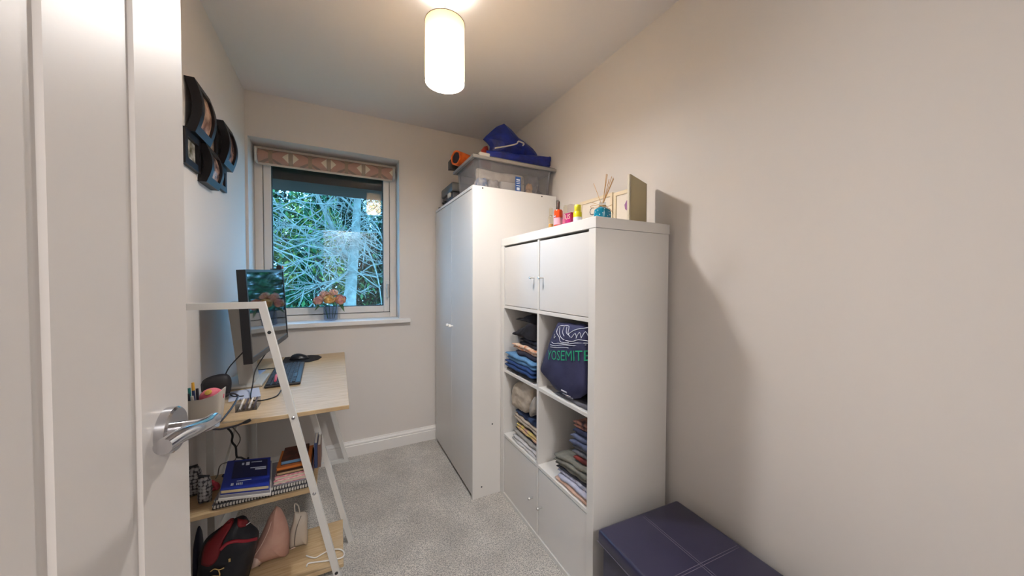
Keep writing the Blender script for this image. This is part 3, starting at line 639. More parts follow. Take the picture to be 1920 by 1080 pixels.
ob('zip', tb(spline([onfront(u, v, 1.62, T3, .001) for u, v in ((565, 965), (557, 985), (553, 1010), (554, 1036))], 4), .0018, 6), mat('zip_grey', '7a7068', .35, metal=.5), bg)
ob('zip_pull', tb([onfront(554, 1036, 1.62, T3, .003), onfront(550, 1044, 1.62, T3, .005), onfront(546, 1050, 1.62, T3, .006)], .002, 6), lp, bg)
ob('wrist_loop', tb(spline([c[0]+Vector((0, 0, -.004)), at(552, 945, Y=1.62), at(559, 948, Y=1.62), c[1]+Vector((0, 0, -.004))], 5), .0022, 6), mat('purse_beige', 'c2b6a8', .5), bg)
pts = [at(u, v, Z=S0+.003) for u, v in ((574, 1042), (590, 1046), (602, 1040), (618, 1032), (636, 1030), (645, 1036), (640, 1046), (610, 1052), (580, 1056), (575, 1062))]
cable(pts, .0028, 'thin white charging cable curled on the lowest shelf', 'dedad4')

# ------------------------------------------------------------------ folded clothes in the open cubes
def slab(bm, x0, x1, y0, y1, z0, z1, seed=0, amp=.003, base=0, tilt=0, ym=0, ylim=(-9, 9)):
    nx, ny, nr = 8, 14, 4; r = (z1-z0)/2*.92; zc = (z0+z1)/2; cs = []
    for i in range(nx+1): cs.append((x0+r+(x1-x0-2*r)*i/nx, z1))
    for i in range(1, nr): a = math.pi/2-math.pi*i/nr; cs.append((x1-r+r*math.cos(a), zc+(z1-z0)/2*math.sin(a)))
    for i in range(nx+1): cs.append((x1-r-(x1-x0-2*r)*i/nx, z0))
    for i in range(1, nr): a = -math.pi/2-math.pi*i/nr; cs.append((x0+r+r*math.cos(a), zc+(z1-z0)/2*math.sin(a)))
    rings = []
    for j in range(ny+1):
        t = j/ny; e = min(t, 1-t)*ny; f = 1 if e >= 1.5 else .86 if e >= 1 else .45
        y = y0+(y1-y0)*t; ring = []
        for x, z in cs:
            p = Vector((x, y, zc+(z-zc)*f)); n = noise.noise_vector(Vector((x*24+seed, y*24, z*40+seed*2)))
            p.x += n.x*amp*1.6; p.y = min(max(p.y+n.y*amp, ylim[0]), ylim[1])
            w = noise.noise(Vector((p.x*15, p.y*15, base*7)))*.009+tilt*(p.y-ym)      # the wave and lean of the whole pile
            p.z += w*min(1, max(0, p.z-base)/.11); ring.append(bm.verts.new(p))
        rings.append(ring)
    m = len(cs)
    for a, b in zip(rings, rings[1:]):
        for k in range(m): bm.faces.new((a[k], a[(k+1) % m], b[(k+1) % m], b[k]))
    bm.faces.new(rings[0]); bm.faces.new(rings[-1][::-1])
def stack(items, z, group, tilt=0, ylim=(-9, 9)):
    """garments bottom to top: (front x, y0, y1, height, folds, colour, colour2, what, tilt)"""
    base = z; ym = sum(q_[1]+q_[2] for q_ in items)/2/len(items)
    for i, (x0, y0, y1, h, n, c, c2, what, _) in enumerate(items):
        t = thing('folded_'+what[0], (x0+.15, (y0+y1)/2, z), what[1], what[2], group)
        m = mat('cloth_%s_%s' % (c, c2), c, .9, var=(what[3] if len(what) > 3 else 30, c2), bump=(160, .3, .002))
        hh = h/n
        for k in range(n):
            bm = new(); j = ((k*37+i*17) % 7)/7
            slab(bm, x0+.010*j, x0+.27+.01*j, y0+.006*(j-.5), y1-.006*j, z+hh*k, z+hh*(k+1)+.0003, seed=i*5+k, amp=min(.0065, hh*.24), base=base, tilt=tilt, ym=ym, ylim=ylim)
            ob('fold', bm, m, t, smooth=True)
        z += h
g = 'folded clothes in the upper far cube'
stack([(.842, 1.40, 1.675, .022, 1, '35343a', '2a2a30', ('jeans', 'charcoal trousers folded lowest in the pile under dark jeans', 'clothes'), 0),
       (.826, 1.385, 1.69, .040, 2, '24457c', '1d3868', ('jeans', 'dark blue denim jeans under the pale denim pair', 'clothes', 60), 0),
       (.830, 1.38, 1.68, .042, 2, '5e8bb4', '4f7aa6', ('jeans', 'pale blue denim jeans on the dark blue pair', 'clothes', 60), 0),
       (.848, 1.375, 1.60, .026, 1, '171622', '232135', ('garment', 'black top between pale jeans and orange patterned top', 'clothes'), .04),
       (.850, 1.375, 1.63, .030, 2, 'c67a4e', 'd8c8b4', ('garment', 'orange and cream patterned top in the dark pile', 'clothes', 55), .04),
       (.862, 1.375, 1.57, .040, 2, '1b2036', '12141f', ('jumper', 'navy jumper above the orange patterned top', 'clothes'), 0)], .7312, g, .03, (KM+.009, KY1-TO-.001))
def heap(name, px, X, tf, tb_, c, c2, label, zlo, zhi, ylo, yhi, group=None, wr=.006, sc=30, cat='clothes', rings=6):
    o = [at(u, v, X=X) for u, v in px]
    for p in o: p.z = min(max(p.z, zlo), zhi); p.y = min(max(p.y, ylo), yhi)
    bm = pillow(o, (-1, 0, 0), tf, tb_, rings=rings+4, k=6, p=.4, wr=wr, wsc=sc, seed=len(label)); jitter(bm, wr*.6, sc*2.6, 5)
    for v in bm.verts: v.co.z = min(max(v.co.z, zlo), zhi); v.co.y = min(max(v.co.y, ylo), yhi)
    return ob(name, bm, mat('cloth_%s_%s' % (c, c2), c, .9, var=(30, c2), bump=(160, .3, .002)), smooth=True, label=label, cat=cat, group=group)
YN, YX = KM+.010, KY1-TO-.002
heap('bunched_jumper', ((962, 630), (968, 622), (985, 612), (1004, 606), (1006, 640), (1004, 650), (985, 646), (966, 634)), .875, .03, .10, '1a1620', '100e15', 'black jumper bunched with a pointed sleeve below the topmost one', .934, 1.03, YN, YX, g)
heap('bunched_garment', ((969, 602), (985, 595), (1004, 590), (1007, 604), (1004, 614), (985, 612), (972, 606)), .885, .03, .09, '131018', '1d1a24', 'black top crumpled topmost in the dark pile', 1.019, 1.074, YN, YX, g)
g = 'folded clothes in the lower far cube'
stack([(.845, 1.375, 1.62, .030, 2, 'c9c6c6', 'b5b3b6', ('shirt', 'white shirt folded lowest under the grey tee', 'clothes'), 0),
       (.852, 1.375, 1.63, .026, 1, 'a7a4a2', '96938f', ('tee', 'grey tee folded above the white shirt', 'clothes'), .05),
       (.856, 1.375, 1.62, .012, 1, '20202c', '2a2a38', ('garment', 'thin dark top in the middle of the pale pile', 'clothes'), .05),
       (.856, 1.375, 1.60, .030, 2, 'b98f86', 'd8c46a', ('tee', 'pink and yellow printed top in the pale pile', 'clothes', 45), .04),
       (.862, 1.375, 1.63, .014, 1, '1c1a22', '26232c', ('garment', 'black top above the printed pink one', 'clothes'), .04),
       (.858, 1.375, 1.63, .030, 2, 'b8aa9c', 'a99b8d', ('jumper', 'cream beige jumper folded under the navy top', 'clothes'), 0),
       (.860, 1.375, 1.62, .026, 1, '23253c', '2f4468', ('garment', 'navy top with blue trim under the beige fleece', 'clothes'), 0)], .3612, g, .03, (KM+.009, KY1-TO-.001))
heap('bunched_fleece', ((962, 738), (964, 722), (980, 716), (1004, 730), (1006, 770), (988, 774), (968, 770), (963, 756)), .875, .022, .14, 'b7ab9d', 'aa9d8e', 'fluffy beige fleece heaped on top of the pale pile', .529, .708, YN+.088, YX, g, .007, 22)
heap('folded_cardigan', ((990, 755), (1006, 742), (1008, 770), (1002, 776), (988, 774)), .862, .022, .05, '8f8984', '9c9690', 'grey cardigan tucked beside the beige fleece', .527, .70, YN, YN+.0885, g, .003)
g = 'folded clothes in the lower near cube'
NY = KY0+TO+.004
stack([(.842, NY, 1.205, .020, 1, 'c9a08c', 'd6b4a2', ('garment', 'peach top folded lowest under the lavender tees', 'clothes'), 0),
       (.838, NY, 1.19, .022, 1, 'bcbccc', 'a9a9bd', ('tee', 'lavender tee above the peach top', 'clothes'), 0),
       (.842, NY, 1.20, .020, 1, '9a9aac', 'c4c4d2', ('tee', 'striped pale lavender tee under the dark edged one', 'clothes', 80), 0),
       (.846, NY, 1.205, .012, 1, '3b3a42', '2c2b33', ('garment', 'thin charcoal top under the olive grey sweatshirt', 'clothes'), 0),
       (.840, NY, 1.215, .058, 3, '7d7a70', '6a675e', ('sweatshirt', 'olive grey sweatshirt bulging in the middle of the pile', 'clothes'), -.10),
       (.856, NY, 1.10, .026, 1, '26222c', '8a3328', ('garment', 'dark top with red trim above the olive sweatshirt', 'clothes', 14), -.12),
       (.856, NY, 1.115, .040, 2, '6d6b70', '55535a', ('tee', 'marled grey tee in the upper part of the pile', 'clothes', 120), -.15),
       (.850, NY, 1.115, .048, 2, '4d5470', '5d6480', ('jeans', 'slate blue jeans folded near the top of the pile', 'clothes', 60), -.18),
       (.852, NY, 1.105, .024, 1, '20243e', '2a2f4c', ('garment', 'navy top over the slate blue jeans', 'clothes'), -.15),
       (.852, NY, 1.10, .034, 2, 'b27a62', '3c2a30', ('blouse', 'peach and black patterned blouse topmost in the pile', 'clothes', 40), -.15)], .3612, g, -.12, (KY0+TO+.001, KM-.009))
stack([(.85, NY, 1.21, .016, 1, '55545c', '66656c', ('tee', 'grey tee lying flat under the slogan tote bag', 'clothes'), 0)], .7312, 'folded clothes under the tote bag', 0, (KY0+TO+.001, KM-.009))

# tote bag stuffed into the upper near cube
tp = [(1047, 604), (1075, 606), (1101, 613), (1103, 660), (1103, 715), (1098, 738), (1075, 751), (1058, 742), (1040, 727), (1028, 712), (1016, 698), (1014, 686), (1022, 668), (1030, 645), (1038, 622)]
o = [at(u, v, X=.852) for u, v in tp]
for p in o: p.z = min(max(p.z, .749), 1.072); p.y = min(max(p.y, NY), KM-.0085)
tote = thing('tote_bag', (.9, 1.1, .7475), 'stuffed navy tote bag printed with a mountain drawing and green lettering', 'bag')
bm = pillow(o, (-1, 0, 0), .028, .14, rings=9, k=4, p=.5, wr=.0035, wsc=22, seed=3)
for v in bm.verts: v.co.z = min(max(v.co.z, .7474), 1.074); v.co.y = min(max(v.co.y, NY), KM-.0085)
tm = mat('tote_navy', '35365a', .85, var=(9, '2b2c4c'), bump=(50, .25, .003))
tbody = ob('body', bm, tm, tote, smooth=True); TT = tree_of(tbody)
def ontote(y, z, lift=.0012):
    h = TT.ray_cast(Vector((.4, y, z)), Vector((1, 0, 0))); return Vector(((h[0].x if h[0] else .85)-lift, y, z))
def totepx(u, v, lift=.0015):
    p = at(u, v, X=.838); return ontote(p.y, p.z, lift)
white = mat('print_line', 'd3d6e2', .7)
lines = [((1045, 622), (1048, 612), (1058, 611), (1066, 612), (1067, 624), (1072, 632)), ((1050, 614), (1052, 626), (1057, 634), (1062, 637)), ((1058, 612), (1057, 622), (1061, 630)), ((1063, 613), (1064, 623), (1068, 628)),
         ((1047, 612), (1046, 623), (1052, 632), (1056, 641), (1070, 642)), ((1068, 626), (1076, 620), (1084, 617), (1092, 616), (1100, 614)), ((1074, 633), (1080, 625), (1083, 634)), ((1082, 634), (1087, 623), (1090, 633)), ((1090, 634), (1095, 622), (1099, 631)),
         ((1064, 638), (1076, 640), (1086, 637), (1099, 640)), ((1036, 641), (1042, 644), (1052, 643), (1066, 645), (1082, 643), (1099, 644)), ((1034, 646), (1046, 648), (1060, 646), (1078, 648), (1096, 647)), ((1035, 650), (1048, 651), (1064, 651), (1070, 652)), ((1042, 626), (1041, 634), (1045, 630))]
bm = new()
for l in lines: tube(bm, spline([totepx(u, v) for u, v in l], 3), .0013, 4)
ob('mountain_print', bm, white, tbody, kind='stuff')
tx = text_bm('YOSEMITE', .052); bmesh.ops.triangulate(tx, faces=tx.faces)
bmesh.ops.subdivide_edges(tx, edges=[e for e in tx.edges if e.calc_length() > .012], cuts=2)
xs = [v.co.x for v in tx.verts]; x0, x1 = min(xs), max(xs); ys = [v.co.y for v in tx.verts]; y0, y1 = min(ys), max(ys)
A, B = at(1027, 665, X=.83), at(1098, 667.5, X=.83)
for v in tx.verts:
    t = (v.co.x-x0)/(x1-x0); s = (v.co.y-(y0+y1)/2)/(y1-y0); p = A.lerp(B, t); v.co = ontote(p.y, p.z+s*.042-.0005, .0022)
ob('lettering', tx, mat('print_green', '1f9a74', .7), tbody, kind='keep')
bm = new()
for j, (a, b) in enumerate((((1054, 731), (1064, 736)), ((1055, 737), (1068, 744)), ((1058, 742), (1070, 748)))): tube(bm, [totepx(*a), totepx((a[0]+b[0])/2, (a[1]+b[1])/2), totepx(*b)], .0036, 4)
ob('small_print', bm, mat('print_grey', '9d9ca8', .7), tbody, kind='stuff')

# ------------------------------------------------------------------ on top of the cube unit
KT = KH+.0002
def bottle(name, u, vtop, X, prof, m, label, parts=(), cat='bottle', n=20):
    y = at(u, 400, X=X).y; b = Vector((X, y, KT)); t = thing(name, b, label, cat)
    ob('body', lt(b, prof, n), m, t, smooth=40)
    for nm, pr, mm in parts: ob(nm, lt(b, pr, n), mm, t, smooth=40)
    return t
clr = glassmat('clear_bottle', (.93, .90, .82, 1), 1.45, .02)
bottle('spray_bottle', 1033, 388, .866, [(.010, 0), (.012, .003), (.012, .055), (.006, .063)], clr, 'slim clear spray bottle with gold base beside the orange one',
       (('liquid', [(.0105, .002), (.0105, .022)], mat('gold_liquid', 'c79a5a', .2)), ('cap', [(.0075, .060), (.0085, .064), (.0085, .092), (.007, .095)], clr)))
om = mat('orange_glass', 'd2461c', .12, coat=.4)
t = bottle('mist_bottle', 1047, 375, .868, [(.018, 0), (.020, .003), (.020, .070), (.017, .076), (.006, .079)], om, 'orange body mist bottle with a brown stick nozzle',
       (('nozzle', [(.0055, .078), (.0055, .112), (.0045, .114)], mat('brown_cap', '4a2a1c', .4)),))
b = t.location; ob('label', lt(b, [(.0205, .010), (.0205, .040)], 20), mat('label_pink', 'd9a3b4', .5), t, smooth=40)
bm = new()
for k in (-1, 1): tube(bm, [b+Vector((-.021, .0, .046)), b+Vector((-.021, .008*k, .050)), b+Vector((-.021, .009*k, .043)), b+Vector((-.021, 0, .046))], .0012, 5)
ob('bow', bm, white, t)
bottle('perfume_bottle', 1060, 383, .872, [(.012, 0), (.013, .002), (.013, .050), (.007, .055)], glassmat('pink_clear', (.95, .74, .82, 1), 1.45, .02), 'small clear pink perfume bottle between orange and magenta ones',
       (('liquid', [(.0115, .002), (.0115, .030)], mat('pink_liquid', 'd78aa0', .2)), ('cap', [(.008, .054), (.0085, .056), (.0085, .086), (.007, .088)], clr)))
y = at(1071, 400, X=.872).y
mg = thing('magenta_bottle', (.872, y, KT), 'magenta perfume bottle printed with pale letters and a clear cap', 'bottle')
ob('body', bx((.854, y-.020, KT), (.890, y+.020, KT+.048), .004, 2), mat('magenta', 'b01e5e', .25, var=(40, '8a1450')), mg, smooth=40)
ob('cap', bx((.860, y-.013, KT+.049), (.884, y+.013, KT+.084), .003, 2), glassmat('cap_clear', (.9, .86, .84, 1), 1.45, .03), mg, smooth=40)
tx = text_bm('US', .028)
for v in tx.verts: v.co = Vector((.8535, y-v.co.x*1.0, KT+.030+v.co.y))
ob('lettering', tx, mat('letter_pale', 'f0c8b0', .5), mg, kind='keep')
yl = mat('yellow_plastic', 'e2d21a', .3)
t = bottle('yellow_bottle', 1083, 387, .868, [(.016, 0), (.017, .003), (.017, .040), (.013, .046)], yl, 'bright yellow bottle with a tall yellow cap and white label',
       (('cap', [(.0125, .045), (.0135, .047), (.0135, .070), (.012, .072)], mat('yellow_cap', 'd8cc22', .35)), ('label', [(.0174, .004), (.0174, .022)], mat('label_white', 'dcdde6', .5))))
# reed diffuser
db = Vector((.900, .984, KT)); rd = thing('reed_diffuser', db, 'turquoise glass reed diffuser with a raffia bow and wooden reeds', 'diffuser')
dm = mat('turquoise_glass', '0f7f9c', .12, coat=.5)
ob('bottle', lt(db, [(.028, 0), (.032, .004), (.033, .020), (.030, .036), (.020, .044), (.013, .047)], 24), dm, rd, smooth=40)
ob('neck', lt(db, [(.0125, .046), (.0125, .062), (.0135, .063)], 18), glassmat('neck_glass', (.85, .88, .92, 1), 1.5, .02), rd, smooth=40)
bm = new()
for i in range(26):
    a = i*2.4; z = .006+.032*((i*7) % 26)/26; r = .0328 if z < .03 else .031
    bmesh.ops.create_icosphere(bm, subdivisions=1, radius=.0018, matrix=Matrix.Translation(db+Vector((r*math.cos(a), r*math.sin(a), z))))
ob('dots', bm, mat('dot_white', 'dfeff2', .4), rd, kind='stuff')
reed = mat('reed_wood', 'b9884a', .7)
for u, v in ((1137, 326), (1139, 327), (1142, 336), (1147, 331), (1150, 333), (1151, 335), (1113, 344)):
    e = at(u, v, X=.90+.02*math.sin(u)); bt = db+Vector((.006*math.sin(u*2), .004*math.cos(u*3), .012)); tpm = db+Vector((0, (e.y-db.y)*.10, .06))
    ob('reed', tb([tpm, e], .0011, 6), reed, rd)
raf = mat('raffia', 'b08c5a', .8)
ob('raffia_band', lt(db, [(.0135, .046), (.0145, .047), (.0145, .051), (.0135, .052)], 18), raf, rd)
for pts in (((1130, 387), (1120, 383), (1107, 379)), ((1126, 388), (1114, 390), (1107, 388), (1112, 385), (1124, 387)), ((1130, 388), (1140, 387), (1147, 384)), ((1136, 389), (1144, 393), (1150, 400))):
    ob('raffia_end', tb(spline([at(u, v, X=.884) for u, v in pts], 4), .0011, 5), raf, rd)
# framed prints leaning on the wall, and the card standing in front
def print_frame(px, X, zt, label, wood, art=None):
    p0, p1 = at(*px[0], X=X), at(*px[1], X=X); y0, y1 = p1.y, p0.y; z1 = zt
    t = thing('picture_frame', (X, (y0+y1)/2, KT), label, 'picture'); bm = new(); w = .016
    for lo, hi in (((X-.010, y0, KT), (X+.010, y0+w, z1)), ((X-.010, y1-w, KT), (X+.010, y1, z1)), ((X-.010, y0+w, KT), (X+.010, y1-w, KT+w)), ((X-.010, y0+w, z1-w), (X+.010, y1-w, z1))): box(bm, lo, hi)
    ob('frame', bm, wood, t); ob('print', bx((X-.004, y0+w, KT+w), (X+.006, y1-w, z1-w)), mat('print_paper', 'd8cfc2', .7), t); return t, y0, y1
frm = mat('frame_cream', 'd9c9ac', .5)
t, y0, y1 = print_frame(((1089.6, 376), (1151, 367)), 1.205, 1.668, 'pale framed lettering print behind the reed diffuser', frm)
bm = new(); tx = text_bm('C', .06)
for v in tx.verts: v.co = Vector((1.205-.0046, (y0+y1)/2+.03-v.co.x, 1.60+v.co.y))
for i in range(5): box(bm, (1.2002, y0+.05+.008*(i % 2), 1.50+.014*i), (1.2008, y1-.06-.01*(i % 3), 1.503+.014*i))
ob('lettering', tx, mat('ink_grey', '6a625e', .7), t, kind='keep'); ob('text_lines', bm, mat('ink_pale', '9a9088', .7), t, kind='stuff')
t, y0, y1 = print_frame(((1153, 364), (1192, 357)), 1.205, 1.661, 'pale framed print of a purple flower behind the card', frm)
fp = at(1176, 384, X=1.2); o_px = ((1172, 392), (1171, 384), (1175, 376), (1180, 372), (1184, 380), (1182, 390), (1176, 395))
ob('flower_print', prism([at(u, v, X=1.2006) for u, v in o_px], (-.0006, 0, 0)), mat('ink_purple', '94648f', .7), t)
c0, c1 = at(1182, 326, D=1.33), at(1213, 345, D=1.468); c1.z = c0.z
cardn = (c1-c0).cross(Vector((0, 0, 1))).normalized()
card = thing('canvas_board', ((c0.x+c1.x)/2, (c0.y+c1.y)/2, KT), 'blank buff canvas board standing at the end of the cube unit', 'board')
bl = Vector((c0.x, c0.y, KT)); br = Vector((c1.x, c1.y, KT))
ob('board', prism([bl, br, Vector((c1.x, c1.y, c0.z)), c0], cardn*-.004), mat('board_buff', 'b3a684', .7), card)
ob('edging', prism([bl, bl+(br-bl)*.05, c0+(c1-c0)*.05, c0], cardn*-.012), mat('edge_cream', 'd6ccb8', .6), card)
ob('edging', prism([bl+(br-bl)*.95, br, c1, c0+(c1-c0)*.95], cardn*-.012), mat('edge_cream', 'd6ccb8', .6), card)

# ------------------------------------------------------------------ on top of the wardrobe
WT = WH+.0003
bxx = thing('storage_box', (.965, 1.97, WT), 'large clear plastic storage box with grey lid on the wardrobe', 'box')
clp = glassmat('box_plastic', (.95, .945, .95, 1), 1.5, .12, .16); lidc = glassmat('lid_plastic', (.88, .87, .86, 1), 1.6, .25, .30)
B0, B1 = Vector((.695, 1.80, WT)), Vector((1.228, 2.135, WT+.178)); BT = .003; tp_ = .014
def tub(x0, y0, x1, y1, X0, Y0, X1, Y1, za, zb): return [(x0, y0, za), (x1, y0, za), (x1, y1, za), (x0, y1, za)], [(X0, Y0, zb), (X1, Y0, zb), (X1, Y1, zb), (X0, Y1, zb)]
bm = new()
for s in (0, BT):
    lo, hi = tub(B0.x+tp_+s, B0.y+tp_+s, B1.x-tp_-s, B1.y-tp_-s, B0.x+s, B0.y+s, B1.x-s, B1.y-s, B0.z+s, B1.z)
    a = [bm.verts.new(p) for p in lo]; b = [bm.verts.new(p) for p in hi]; bm.faces.new(a)
    for i in range(4): bm.faces.new((a[i], a[(i+1) % 4], b[(i+1) % 4], b[i]))
    if s == 0: outer = b
    else:
        for i in range(4): bm.faces.new((outer[i], outer[(i+1) % 4], b[(i+1) % 4], b[i]))
vert = [e for e in bm.edges if abs(e.verts[0].co.z-e.verts[1].co.z) > .1]
bmesh.ops.bevel(bm, geom=vert, offset=.02, segments=3, affect='EDGES')
ob('tub', bm, clp, bxx, smooth=40)
ldm = mat('lid_grey', '8e8a86', .4)
bm = new()
box(bm, (B0.x-.014, B0.y-.014, B1.z), (B1.x+.010, B1.y+.014, B1.z+.014), .006, 2); ld_ = ob('lid', bm, lidc, bxx, smooth=40)
bm = new()
for lo, hi in (((B0.x-.018, B0.y-.018, B1.z-.010), (B1.x+.014, B0.y-.002, B1.z+.006)), ((B0.x-.018, B1.y+.002, B1.z-.010), (B1.x+.014, B1.y+.018, B1.z+.006)), ((B0.x-.018, B0.y-.002, B1.z-.010), (B0.x-.002, B1.y+.002, B1.z+.006)), ((B1.x+.002, B0.y-.002, B1.z-.010), (B1.x+.014, B1.y+.002, B1.z+.006))): box(bm, lo, hi)
ob('lid_rim', bm, ldm, ld_)
bm = bx((B0.x+.02, B0.y-.022, B1.z+.004), (B0.x+.085, B0.y-.002, B1.z+.024), .005, 2); ob('clip_handle', bm, mat('clip_pale', 'b4afa9', .35), bxx, smooth=40)
lp0 = at(971, 345, Y=1.805)
ob('sticker', bx((lp0.x-.018, 1.8015, lp0.z-.048), (lp0.x+.018, 1.8035, lp0.z+.042)), mat('sticker_blue', '2f5a9c', .5), bxx)
bm = new()
for dz, w, h in ((-.030, .020, .016), (-.012, .026, .004), (.002, .022, .004), (.012, .026, .004), (.024, .024, .008)): box(bm, (lp0.x-w/2, 1.8005, lp0.z+dz-h/2), (lp0.x+w/2, 1.8016, lp0.z+dz+h/2))
ob('sticker_print', bm, mat('sticker_white', 'dfe6ee', .5), bxx, kind='stuff')
IN0, IN1 = Vector((B0.x+.03, B0.y+.03, WT+.003)), Vector((B1.x-.03, B1.y-.03, B1.z-.012))
def inbox(name, x0, x1, y0, y1, z0, z1, c, label, cat, c2=None, lump=.012):
    x0, x1 = max(x0, IN0.x), min(x1, IN1.x); cx = (x0+x1)/2
    bm = pillow([Vector((x0, y0, z0)), Vector((cx, y0, z0-.0)), Vector((x1, y0, z0)), Vector((x1, y0, (z0+z1)/2)), Vector((x1-.01, y0, z1)), Vector((cx, y0, z1-.008)), Vector((x0+.01, y0, z1)), Vector((x0, y0, (z0+z1)/2))], (0, -1, 0), .008, y1-y0, rings=5, k=3, wr=lump*.5, wsc=30, seed=x0*30)
    for v in bm.verts: v.co.z = min(max(v.co.z, IN0.z), IN1.z); v.co.y = min(max(v.co.y, IN0.y), IN1.y); v.co.x = min(max(v.co.x, IN0.x), IN1.x)
    return ob(name, bm, mat('in_'+c, c, .6, var=(40, c2) if c2 else None), smooth=True, label=label, cat=cat)
inbox('carrier_bag', .725, .795, 1.85, 1.97, 1.760, 1.84, 'dcdad8', 'white bag with blue print bundled in the clear box', 'bag', '5d7fae')
inbox('cloth_roll', .80, .87, 1.85, 1.97, 1.760, 1.838, 'c9c2ba', 'pale cloth bundle beside the printed bag in the clear box', 'cloth', 'a39c98')
inbox('paper_bundle', .72, 1.04, 1.86, 2.02, 1.836, 1.895, 'd2cabd', 'long cream bundle lying across the clear box', 'bundle', 'bdb4a8')
ob('white_carton', bx((.885, 1.85, 1.7633), (1.045, 1.98, 1.838), .003, 1), mat('carton', 'd8d5d0', .7), label='white carton behind the blue sticker in the clear box', cat='carton')
inbox('tissue_pack', 1.00, 1.07, 1.99, 2.08, 1.760, 1.90, 'd6d1ca', 'crumpled white tissue pack at the back of the clear box', 'pack')
inbox('dark_pouch', 1.085, 1.19, 1.90, 2.05, 1.760, 1.92, '4c4a50', 'dark grey pouch at the wall end of the clear box', 'pouch', '6a6870')
inbox('wooden_block', 1.065, 1.105, 1.85, 1.89, 1.808, 1.852, 'c08a4a', 'small orange brown block in the clear box', 'block')
inbox('tan_packet', 1.06, 1.11, 1.85, 1.89, 1.760, 1.812, 'd2ac84', 'flat tan packet on the floor of the clear box', 'packet')
ob('metal_rod', tb([(1.118, 1.839, 1.7645), (1.136, 1.840, 1.835)], .005, 8), chrome, smooth=True, label='short shiny metal rod leaning in the clear box', cat='rod')
ob('cable_coil', tb([(1.155+.028*math.cos(a*.7)*(1-.01*a), 1.86+.004*math.sin(a), 1.788+.022*math.sin(a*.7)) for a in [k*.4 for k in range(60)]], .003, 6), mat('cable_17171a', '17171a', .5), smooth=True, label='coiled dark cable in the corner of the clear box', cat='cable')
# blue shopping bag crumpled on the lid
LT = B1.z+.0145
bs = thing('shopping_bag', (.98, 1.95, LT), 'crumpled royal blue shopping bag with white handle on the storage box', 'bag')
bsm = mat('bag_blue', '10288a', .45, var=(18, '0c1c66'), bump=(25, .4, .006))
def crumple(px, Y, tf, tb_, seed, wr=.010):
    c = [at(u, v, Y=Y) for u, v in px]
    for p in c: p.z = max(p.z, LT)
    bm = pillow(c, (0, -1, 0), tf, tb_, rings=5, k=2, p=.9, wr=wr, wsc=16, seed=seed)
    for v in bm.verts: v.co.z = max(v.co.z, LT-.0004); v.co.x = min(v.co.x, XR-.006)
    return bm
ob('body', crumple(((907, 263), (918, 247), (946, 232), (972, 258), (990, 272), (1004, 288), (1006, 300), (960, 300), (918, 296), (918, 276)), 1.93, .05, .09, 4), bsm, bs)
ob('base_fold', crumple(((912, 283), (935, 282), (965, 288), (1000, 292), (1030, 294), (1044, 296), (1036, 312), (1015, 322), (970, 318), (918, 304)), 1.86, .03, .12, 9, .006), bsm, bs)
hp = [at(u, v, Y=1.855) for u, v in ((928, 278), (945, 275), (968, 270), (972, 265), (982, 269), (980, 273))]
ob('handle', tb(spline(hp, 4), .0045, 6), mat('handle_white', 'cfc8be', .6), bs, smooth=True)
ob('red_pouch', crumple(((902, 281), (914, 273), (920, 335), (903, 335)), 2.0, .02, .03, 2, .003), mat('pouch_red', 'a02a22', .6), label='small red pouch peeping from behind the blue bag', cat='pouch')
t = thing('orange_tube', at(866, 292, Y=2.06), 'bright orange rolled tube with dark hollow end on the box lid', 'tube')
oc_ = at(857, 298, Y=2.03); oc_.z = LT+.0445
bm = new(); R0 = .045
dirx = Vector((.92, .38, 0)).normalized(); u_, w_ = frame_of(dirx)
prof = [(R0, 0), (R0, .10), (R0*.8, .105), (R0*.78, .10), (R0*.78, .004), (R0*.8, 0)]
rings = [[bm.verts.new(oc_+Vector((-.01, 0, 0))+dirx*z+(u_*math.cos(a)+w_*math.sin(a))*r*(1+.03*math.sin(6*a))) for a in [2*math.pi*k/24 for k in range(24)]] for r, z in prof+[prof[0]]]
for a, b in zip(rings, rings[1:]):
    for k in range(24): bm.faces.new((a[k], a[(k+1) % 24], b[(k+1) % 24], b[k]))
ob('roll', bm, mat('orange_fabric', 'd8641a', .6, var=(30, 'b84c10')), t, smooth=50)
ob('dark_plug', lt(oc_+Vector((-.01, 0, 0))+dirx*.006, [(R0*.775, 0), (R0*.775, .08)], 24, dirx), mat('plug_dark', '231a1e', .7), t)  # solid dark plug makes the hollow end look dark
pa = [at(u, v, Y=2.115) for u, v in ((843, 317), (843, 301), (853, 289), (869, 294))]
pa += [Vector((pa[3].x, 2.115, LT-.0004)), Vector((.674, 2.115, LT-.0004))]
bm = prism(pa, (.0, .032, 0))                           # lies on the lid and juts past its edge
ob('dark_case', bm, mat('case_dark', '3a3532', .6), label='dark grey case edge beside the orange tube', cat='case')
